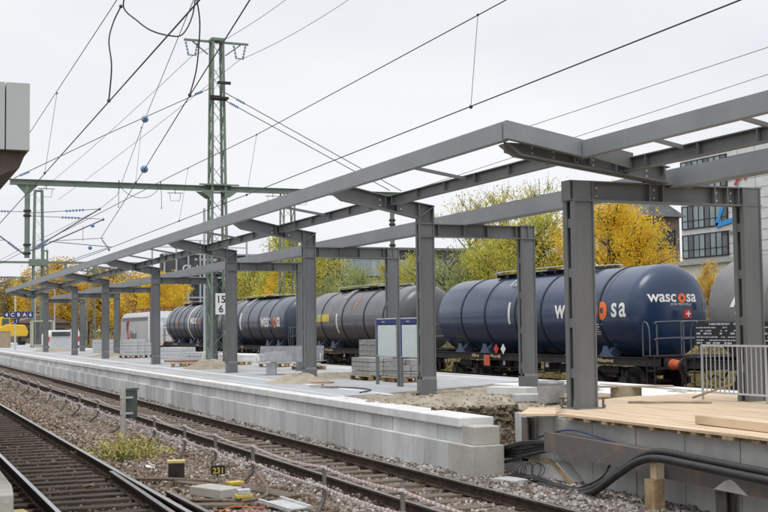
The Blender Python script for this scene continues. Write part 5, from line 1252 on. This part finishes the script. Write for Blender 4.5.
for i, (x, y, m_, lab) in enumerate([(4.5, 21.3, 'white_dirty', 'crumpled pale scrap of paper in the ballast left of the black box'), (5.3, 24.6, 'conc_cap', 'pale scrap of film in the ballast right of the weeds'), (3.1, 19.2, 'wood_pale', 'pale wood splinter lying between the rails of the nearest track')]):
    tag(MB().rbox((x, y, -.12), (.16, .09, .02), i * 1.1, .3, .2).rbox((x + .05, y + .03, -.105), (.08, .09, .015), i * .7, -.4, .3).build('scrap', m_), lab, 'litter')
# corner of the near platform and its roof
ns = empty('near_platform', (1, 14, 0), 'corner of the near concrete platform at the bottom left edge', 'platform')
MB().prism([(-6, 12.4), (1.28, 12.45), (1.34, 13.2), (1.36, 15), (1.30, 22), (1.25, 60), (-6, 60)], 'Z', .42, .70).build('slab', 'conc_sand', ns, bevel=.02)
MB().prism([(-6, 12.6), (1.1, 12.6), (1.1, 60), (-6, 60)], 'Z', -.3, .42).build('foundation', 'conc_dark', ns)
yb = empty('yellow_block', (1.6, 14.2, 0), 'small yellow topped block between the near platform and the first rail', 'block')
MB().rbox((1.63, 15.3, -.02), (.16, .26, .22), .1).build('body', 'wood_edge', yb); MB().rbox((1.63, 15.3, .105), (.18, .30, .03), .1).build('cover', mat('block_yellow', (.62, .45, .14), (.7, .55, .25), .7, 5), yb)
nr = empty('platform_roof', (0, 12, 4), 'pale grey clad roof edge with brown soffit at the upper left edge', 'roof')
mb = MB(); mb.prism([(1.09, 3.975), (1.30, 3.975), (1.30, 4.60), (1.09, 4.60)], 'Y', 11.45, 60); mb.prism([(-4, 3.975), (1.078, 3.975), (1.078, 4.60), (-4, 4.60)], 'Y', 11.45, 60); mb.build('cladding', 'roofpanel', nr)
mb = MB(); mb.prism([(-4, 3.55), (.6, 3.55), (1.22, 3.82), (1.28, 3.972), (-4, 3.972)], 'Y', 11.55, 60); mb.build('soffit', 'soffit', nr)

# ================================================================== TREES
def tree_proto(seed, h, wd, nleaf, ls, style, lm):
    rng = np.random.RandomState(seed); mb = MB(); tips = []
    cb = {'round': .22, 'poplar': .12, 'willow': .2, 'bare': .15}[style] * h
    mb.tube([(0, 0, 0), (rng.randn() * .1, rng.randn() * .1, h * .35), (rng.randn() * .2, rng.randn() * .2, h * .7), (0, 0, h * .97)], [h * .018, h * .014, h * .008, .02], 7)
    for i in range(34):
        t = .12 + .85 * (i + rng.rand()) / 34; z = cb + (h - cb) * t * .92
        prof = {'round': math.sin(PI * min(1, .12 + t * .86)) ** .6, 'poplar': math.sin(PI * (.08 + t * .88)) ** .7 * (1 - .35 * t), 'willow': math.sin(PI * (.15 + t * .8)) ** .5, 'bare': math.sin(PI * (.1 + t * .85)) ** .7}[style]
        a = rng.rand() * 6.28; L = wd / 2 * prof * (.55 + .55 * rng.rand()); up = {'round': .45, 'poplar': 1.3, 'willow': .2, 'bare': 1.0}[style]
        e = np.array([math.cos(a) * L, math.sin(a) * L, z + L * up * .8]); e[2] = min(e[2], h)
        s = np.array([0, 0, z * .9]); m_ = (s + e) / 2 + np.array([0, 0, .12 * L]) + rng.randn(3) * .08
        mb.tube([tuple(s), tuple(m_), tuple(e)], [h * (.006 if style != 'bare' else .004), h * (.004 if style != 'bare' else .0025), .008], 5)
        for q in range(7):
            tt = .3 + .75 * rng.rand(); p = s * (1 - tt) + e * tt + rng.randn(3) * (.05 * wd)
            if style == 'willow': p[2] -= rng.rand() * .12 * h
            tips.append(p)
            if style == 'bare' or q < 3: mb.tube([tuple(s * .4 + e * .6), tuple(p + np.array([0, 0, .05 * h if style == 'bare' else 0]))], [.018, .006], 4)
    tips = np.array(tips); nc = len(tips); w_ = rng.rand(nc) ** 1.6 + .1; w_ /= w_.sum()
    c = tips[rng.choice(nc, nleaf, p=w_)]; sp_ = np.array([.055, .055, .05]) * max(wd, h * .5)
    P = c + rng.randn(nleaf, 3) * sp_; P[:, 2] = np.clip(P[:, 2], cb * .4, h * 1.02)
    d = rng.randn(nleaf, 3); d /= np.linalg.norm(d, axis=1)[:, None]; e = np.cross(d, rng.randn(nleaf, 3)); e /= np.linalg.norm(e, axis=1)[:, None]
    if style == 'willow': d[:, 2] = -abs(d[:, 2]) - 1; d /= np.linalg.norm(d, axis=1)[:, None]
    s = ls * (.6 + .8 * rng.rand(nleaf))[:, None]
    V = np.stack([P - d * s, P + e * s * .55, P + d * s, P - e * s * .55], 1).reshape(-1, 3)
    F = np.arange(nleaf * 4).reshape(-1, 4)
    root = empty('deciduous_tree', (0, 0, -.35), 'x', 'tree', 'autumn trees behind the train')
    mb.build('trunk', 'bark_pale' if style == 'bare' and lm == 'leaf_yg' else 'bark', None, smooth=True).parent = root
    npmesh('crown', V, F, lm, root)
    return root
PROT = {
 'Y': [tree_proto(1, 9.5, 6, 17000, .066, 'round', 'leaf_y'), tree_proto(2, 9.5, 6, 15500, .066, 'round', 'leaf_y')],
 'G': [tree_proto(3, 9, 7, 17000, .07, 'willow', 'leaf_g')],
 'YG': [tree_proto(4, 9.5, 5, 9000, .072, 'poplar', 'leaf_yg'), tree_proto(5, 9, 6, 11500, .072, 'round', 'leaf_yg')],
 'B': [tree_proto(6, 11, 4.5, 4200, .06, 'bare', 'leaf_yg')],
 'O': [tree_proto(7, 10, 7, 8500, .14, 'round', 'leaf_o')],
 'N': [tree_proto(8, 10, 7, 9000, .14, 'bare', 'leaf_b')],
 'FY': [tree_proto(9, 10, 7.5, 9500, .14, 'round', 'leaf_y')]}
usedp = set()
KW = {'Y': 'bright yellow leafy tree', 'G': 'soft green drooping tree', 'YG': 'yellow green autumn tree', 'B': 'nearly bare slender tree', 'O': 'ochre autumn tree', 'N': 'thin brown autumn tree', 'FY': 'golden yellow autumn tree'}
# (kind, x, y, height, width factor, where)
TREES = [
 ('Y', 34.5, 51.6, 9.6, .85, 'straight above the large navy tank, right of the nearest column'),
 ('Y', 35.5, 56.2, 9.3, .75, 'immediately right of the nearest column, above the navy tank'),
 ('Y', 34.6, 49.4, 8.0, .68, 'in front of the brown house, above the navy tank'),
 ('YG', 33.5, 57.5, 8.8, 1.0, 'just left of the nearest column'),
 ('YG', 34.5, 62.5, 8.6, 1.0, 'just right of the rear column of the second portal'),
 ('B', 37, 63.0, 12.0, 1.0, 'rising highest between the second and the nearest columns'),
 ('B', 38, 69.5, 12.4, 1.1, 'rising above the girder beside the second column'),
 ('B', 40, 78, 12.6, 1.1, 'the leftmost of the bare ones above the girder'),
 ('YG', 35, 66.2, 7.8, 1.0, 'left of the rear column of the second portal, yellowish'),
 ('G', 34.5, 70.5, 7.9, 1.1, 'between the second column and its rear column'),
 ('G', 34, 66.8, 6.6, .9, 'lower, right beside the tallest green one'),
 ('YG', 35, 75.8, 7.6, .9, 'directly right of the second column'),
 ('YG', 34.5, 80.5, 7.6, .8, 'directly left of the second column'),
 ('G', 34.5, 85.5, 7.2, 1.1, 'left of the notice boards, above the charcoal tank'),
 ('G', 35, 91, 7.8, 1.0, 'over the left part of the charcoal tank'),
 ('YG', 34.5, 96.5, 9.2, 1.0, 'right of the third column, tall and narrow'),
 ('YG', 34, 101.5, 11.8, .9, 'the tallest one, behind the head of the third column'),
 ('Y', 35, 108, 8.4, .9, 'left of the third column, above the middle blue tank'),
 ('YG', 36, 114, 9.0, 1.0, 'right of the distant lattice mast'),
 ('YG', 36, 121, 9.3, 1.0, 'right of the tall green mast, behind the middle blue tank'),
 ('FY', 35, 160, 10.3, .8, 'behind the locomotive, beside the dark building'),
 ('FY', 37, 168, 10.0, 1.1, 'behind the middle of the locomotive'),
 ('O', 37, 178, 10.8, 1.2, 'behind the far end of the locomotive'),
 ('FY', 38, 194, 10.2, 1.2, 'left of the locomotive'),
 ('O', 36, 208, 12.0, 1.1, 'behind the fifth column from the left'),
 ('FY', 36, 224, 11.5, 1.2, 'between the fifth and sixth columns, farther back'),
 ('O', 35, 240, 12.5, 1.2, 'behind the sixth column'),
 ('N', 40, 230, 15.5, 1.2, 'high and hazy above the canopy at the left'),
 ('O', 32, 245, 16.5, 1.0, 'tall behind the canopy end and the far mast'),
 ('FY', 30, 255, 13, 1.1, 'between the far mast and the last column'),
 ('N', 27, 262, 15, 1.2, 'left of the far green mast'),
 ('O', 24, 270, 13, 1.2, 'behind the platform section sign'),
 ('N', 20, 280, 12.5, 1.4, 'behind the excavator'),
 ('N', 12, 290, 9.5, 1.4, 'at the left edge of the photo'),
 ('O', 32, 225, 13, 1.0, 'behind the far columns, orange brown'),
 ('Y', 34.5, 35.9, 9.4, .70, 'at the right edge, in front of the office building'),
 ('O', 34.5, 44.0, 4.7, .42, 'low and orange, before the windows of the office building'),
 ('O', 36.5, 46.6, 5.4, .30, 'low and orange, beneath the blue triangle emblem'),
]
random.seed(5)
for i, (kd, x, y, h, wf, where) in enumerate(TREES):
    pr = PROT[kd][i % len(PROT[kd])]; base = {1: 9.5}.get(0, None)
    hz0 = max(v[2] for v in pr.children[1].bound_box) if True else 10
    sc = h / hz0; rz = random.uniform(0, 6.28)
    if pr.name not in usedp: usedp.add(pr.name); o = pr
    else: o = copy_tree(pr)
    o.location = (x, y, -.35); o.rotation_euler = (0, 0, rz); o.scale = (sc * wf, sc * wf, sc); o['label'] = KW[kd] + ' ' + where
for k, ps in PROT.items():
    for pr in ps:
        if pr.name not in usedp:
            for c in list(pr.children): bpy.data.objects.remove(c)
            bpy.data.objects.remove(pr)
weeds('undergrowth', 'low yellow green undergrowth along the far side of the tank wagons', 27.8, 50, .6, 1, 1, .1, kind='stuff') if False else None
rng = np.random.RandomState(4); n = 60000
y = 22 + rng.rand(n) ** 1.4 * 150; x = 27.5 + rng.rand(n) * 5; hm = .5 + .5 * np.sin(y * .9) * np.sin(y * .37 + 1) + .35 * (x - 27.5) / 5 + .6; z = -.35 + rng.rand(n) * hm * 1.5
d = rng.randn(n, 3); d /= np.linalg.norm(d, axis=1)[:, None]; e = np.cross(d, rng.randn(n, 3)); e /= np.linalg.norm(e, axis=1)[:, None]; s = (.05 + .09 * rng.rand(n))[:, None]
P = np.stack([x, y, z], 1); V = np.stack([P - d * s, P + e * s * .6, P + d * s, P - e * s * .6], 1).reshape(-1, 3)
tag(npmesh('undergrowth', V, np.arange(n * 4).reshape(-1, 4), 'leaf_b'), 'low olive and yellow undergrowth behind the tank wagons', 'bushes', kind='stuff')

# ================================================================== BUILDINGS
def glass_row(parent, x0, x1, z0, z1, y, n, fm='wire', wm='window', t=.12):
    f = MB(); f.mm(x0 - t, x1 + t, y - .08, y - .02, z0 - t, z0); f.mm(x0 - t, x1 + t, y - .08, y - .02, z1, z1 + t)
    for i in range(n + 1): xx = x0 + (x1 - x0) * i / n; f.mm(xx - t / 2, xx + t / 2, y - .08, y - .021, z0, z1)
    w_ = f.build('window', fm, parent); MB().mm(x0, x1, y - .03, y - .01, z0, z1).build('pane', wm, w_)
ob = empty('office_building', (82, 95, 0), 'pale panelled office building with dark window bands and a blue triangle emblem, at the right', 'building')
mb = MB()
mb.mm(80, 98, 60, 106.3, -.4, 20.2); mb.build('wall', 'facade', ob)
mb = MB()
for z in np.arange(3, 20, 1.05): mb.mm(79.985, 79.999, 60, 106.3, z, z + .04)
for y in np.arange(60.5, 98, 2.6): mb.mm(79.985, 79.999, y, y + .04, -.4, 20.2)
mb.build('panel_joint', 'wire_grey', ob)
for z0, z1 in ((6.0, 8.4), (9.3, 11.6), (12.4, 14.7), (15.6, 17.7), (18.2, 19.5)):
    fr = MB(); ya, yb_, n = 98.6, 106.0, 8
    for i in range(n + 1): y = ya + (yb_ - ya) * i / n; w_ = .14 if i % 2 == 0 else .07; fr.mm(79.86, 79.98, y - w_ / 2, y + w_ / 2, z0, z1)
    fr.mm(79.86, 79.98, ya - .1, yb_ + .1, z0 - .1, z0); fr.mm(79.86, 79.98, ya - .1, yb_ + .1, z1, z1 + .1); fr.mm(79.86, 79.98, ya, yb_, z0 + (z1 - z0) * .32, z0 + (z1 - z0) * .32 + .07)
    f = fr.build('window', 'black', ob)
    for i in range(n):
        y = ya + (yb_ - ya) * i / n; MB().mm(79.90, 79.97, y + .07, y + (yb_ - ya) / n - .07, z0, z1).build('pane', 'window_l' if (i * 7 + int(z0)) % 3 else 'window', f)
    fr = MB(); fr.mm(79.88, 79.97, 62, 90.5, z0, z1); f = fr.build('window', 'window', ob)
    m2_ = MB()
    for y in np.arange(62, 90.6, 1.5): m2_.mm(79.82, 79.875, y - .05, y + .05, z0, z1)
    m2_.build('frame', 'black', f)
lg = MB(); A, B, C = (100.4, 12.35), (98.6, 15.25), (96.2, 12.9)
for p, q in ((A, B), (B, C), (C, A)): lg.bar((79.9, p[0], p[1]), (79.9, q[0], q[1]), .12, .5, (1, 0, 0)) if False else lg.bar((79.9, p[0], p[1]), (79.9, q[0], q[1]), .48, .1, (1, 0, 0))
lg.build('emblem', 'blue_logo', ob)
text('INDUSTRIE', 'lettering', 'window', ob, (79.9, 99.4, 11.2), .75, (0, -1, 0), (0, 0, 1), bold=.01)
text('JPI', 'lettering', 'red', ob, (79.85, 97.2, 16.6), 1.7, (0, -1, 0), (0, 0, 1), bold=.06)
bh = empty('brown_house', (72, 97, 0), 'brown house with a hipped roof left of the pale office building', 'building')
MB().mm(68, 72, 96, 104, -.4, 12.6).build('wall', 'brownwall', bh)
MB().add([(67.5, 95.5, 12.6), (72.5, 95.5, 12.6), (72.5, 104.5, 12.6), (67.5, 104.5, 12.6), (70.4, 97.5, 14.8), (70.4, 102.5, 14.8)], [(0, 1, 4), (1, 2, 5, 4), (2, 3, 5), (3, 0, 4, 5), (3, 2, 1, 0)]).build('roof', 'darkwall', bh)
for z in (9.6, 6.2): glass_row(bh, 68.6, 71.4, z, z + 1.6, 96, 2)
wb = empty('white_shed', (46, 57, 0), 'low bright white building wall behind the tank wagons, below the office building', 'building')
MB().mm(44, 56, 50, 61, -.4, 5.7).build('wall', 'white', wb); MB().mm(43.8, 56.2, 49.8, 61.2, 5.7, 5.95).build('roof', 'frame_w', wb)
db = empty('frame_building', (55, 190, 0), 'large dark building with pale steel frame and white lettering behind the locomotive', 'building')
MB().mm(44, 76, 191.5, 205, -.4, 12.4).build('wall', 'darkwall', db)
MB().mm(42, 70, 190.2, 191.4, 11.2, 14.4).build('upper_band', 'darkwall', db)
mb = MB()
for i, x in enumerate(np.arange(40.5, 70, 1.95)): mb.mm(x - .13, x + .13, 189.9, 190.15, 0 if i > 1 else 9, 16.6 if i % 2 == 0 else 14.4)
for z in (4.2, 7.4, 10.6, 14.4): mb.mm(42, 70, 189.95, 190.1, z - .12, z + .12)
for z in (15.5, 16.6): mb.mm(40.5, 56, 189.95, 190.1, z - .08, z + .08)
for i in range(4):
    x = 44.4 + i * 3.9; mb.bar((x, 190, 4.2), (x + 1.95, 190, 7.4), .14); mb.bar((x + 1.95, 190, 7.4), (x, 190, 10.6), .14)
mb.build('steel_frame', 'frame_w', db)
for r_ in range(3): glass_row(db, 46, 66, 1.2 + r_ * 3.2, 3.4 + r_ * 3.2, 191.45, 12)
text('Global Leader', 'lettering', 'white', db, (45.4, 190.1, 11.6), 1.5, (1, 0, 0), (0, 0, 1), bold=.03)
text('in Technology', 'lettering', 'white_dirty', db, (47.4, 190.1, 13.4), .65, (1, 0, 0), (0, 0, 1), bold=.015)
gb_ = empty('glass_building', (74, 175, 0), 'far grey glass office block seen between the trees above the charcoal tank', 'building')
MB().mm(66, 92, 175, 190, -.4, 14.5).build('wall', 'darkwall', gb_)
for r_ in range(4): glass_row(gb_, 67, 91, .6 + r_ * 3.3, 2.9 + r_ * 3.3, 175, 14, fm='frame_w', wm='window_l')
MB().mm(65.6, 92.4, 174.6, 190.4, 14.5, 14.9).build('roof', 'wire_grey', gb_)
pk = empty('low_building', (25, 205, 0), 'low reddish building far behind the locomotive at the left', 'building')
MB().mm(21, 30, 205, 212, -.4, 3.6).build('wall', 'brownwall', pk); MB().prism([(20.6, 3.6), (30.4, 3.6), (25.5, 5.2)], 'Y', 204.6, 212.4).build('roof', 'brownwall', pk); glass_row(pk, 22, 29, 1.4, 2.6, 205, 5)
# lamp posts seen between the columns at the left
for i, (x, y, h, lab) in enumerate([(17.4, 130, 6.6, 'slim lamp post behind the second last column at the left'), (19.0, 160, 7.5, 'slim lamp post farther back at the left'), (16.5, 64, 8.9, 'pale post right of the fourth column, rising behind the girder')]):
    o = empty('lamp_post', (x, y, 0), lab, 'lamp post', 'lamp posts'); MB().tube([(x, y, -.3), (x, y, h)], .07, 8).build('post', 'frame_w', o)
    if i < 2: MB().bar((x, y, h), (x - .9, y, h + .08), .07).build('arm', 'frame_w', o); MB().rbox((x - 1.0, y, h + .05), (.7, .25, .12)).build('lamp_head', 'frame_w', o)
# far-off woods
rng = np.random.RandomState(9); n = 60000
x = -60 + rng.rand(n) * 190; y = 330 + rng.rand(n) * 40; hm = 10 + 3.5 * np.sin(x * .13) + 2.5 * np.sin(x * .31 + 2) + 1.5 * np.sin(x * .9); z = rng.rand(n) ** .8 * hm
d = rng.randn(n, 3); d /= np.linalg.norm(d, axis=1)[:, None]; e = np.cross(d, rng.randn(n, 3)); e /= np.linalg.norm(e, axis=1)[:, None]; s = (.3 + .4 * rng.rand(n))[:, None]
P = np.stack([x, y, z], 1); V = np.stack([P - d * s, P + e * s * .6, P + d * s, P - e * s * .6], 1).reshape(-1, 3)
tag(npmesh('distant_woods', V, np.arange(n * 4).reshape(-1, 4), 'leaf_b'), 'far-off autumn woods closing the view at the left', 'woods', kind='stuff')
bpy.context.view_layer.update()
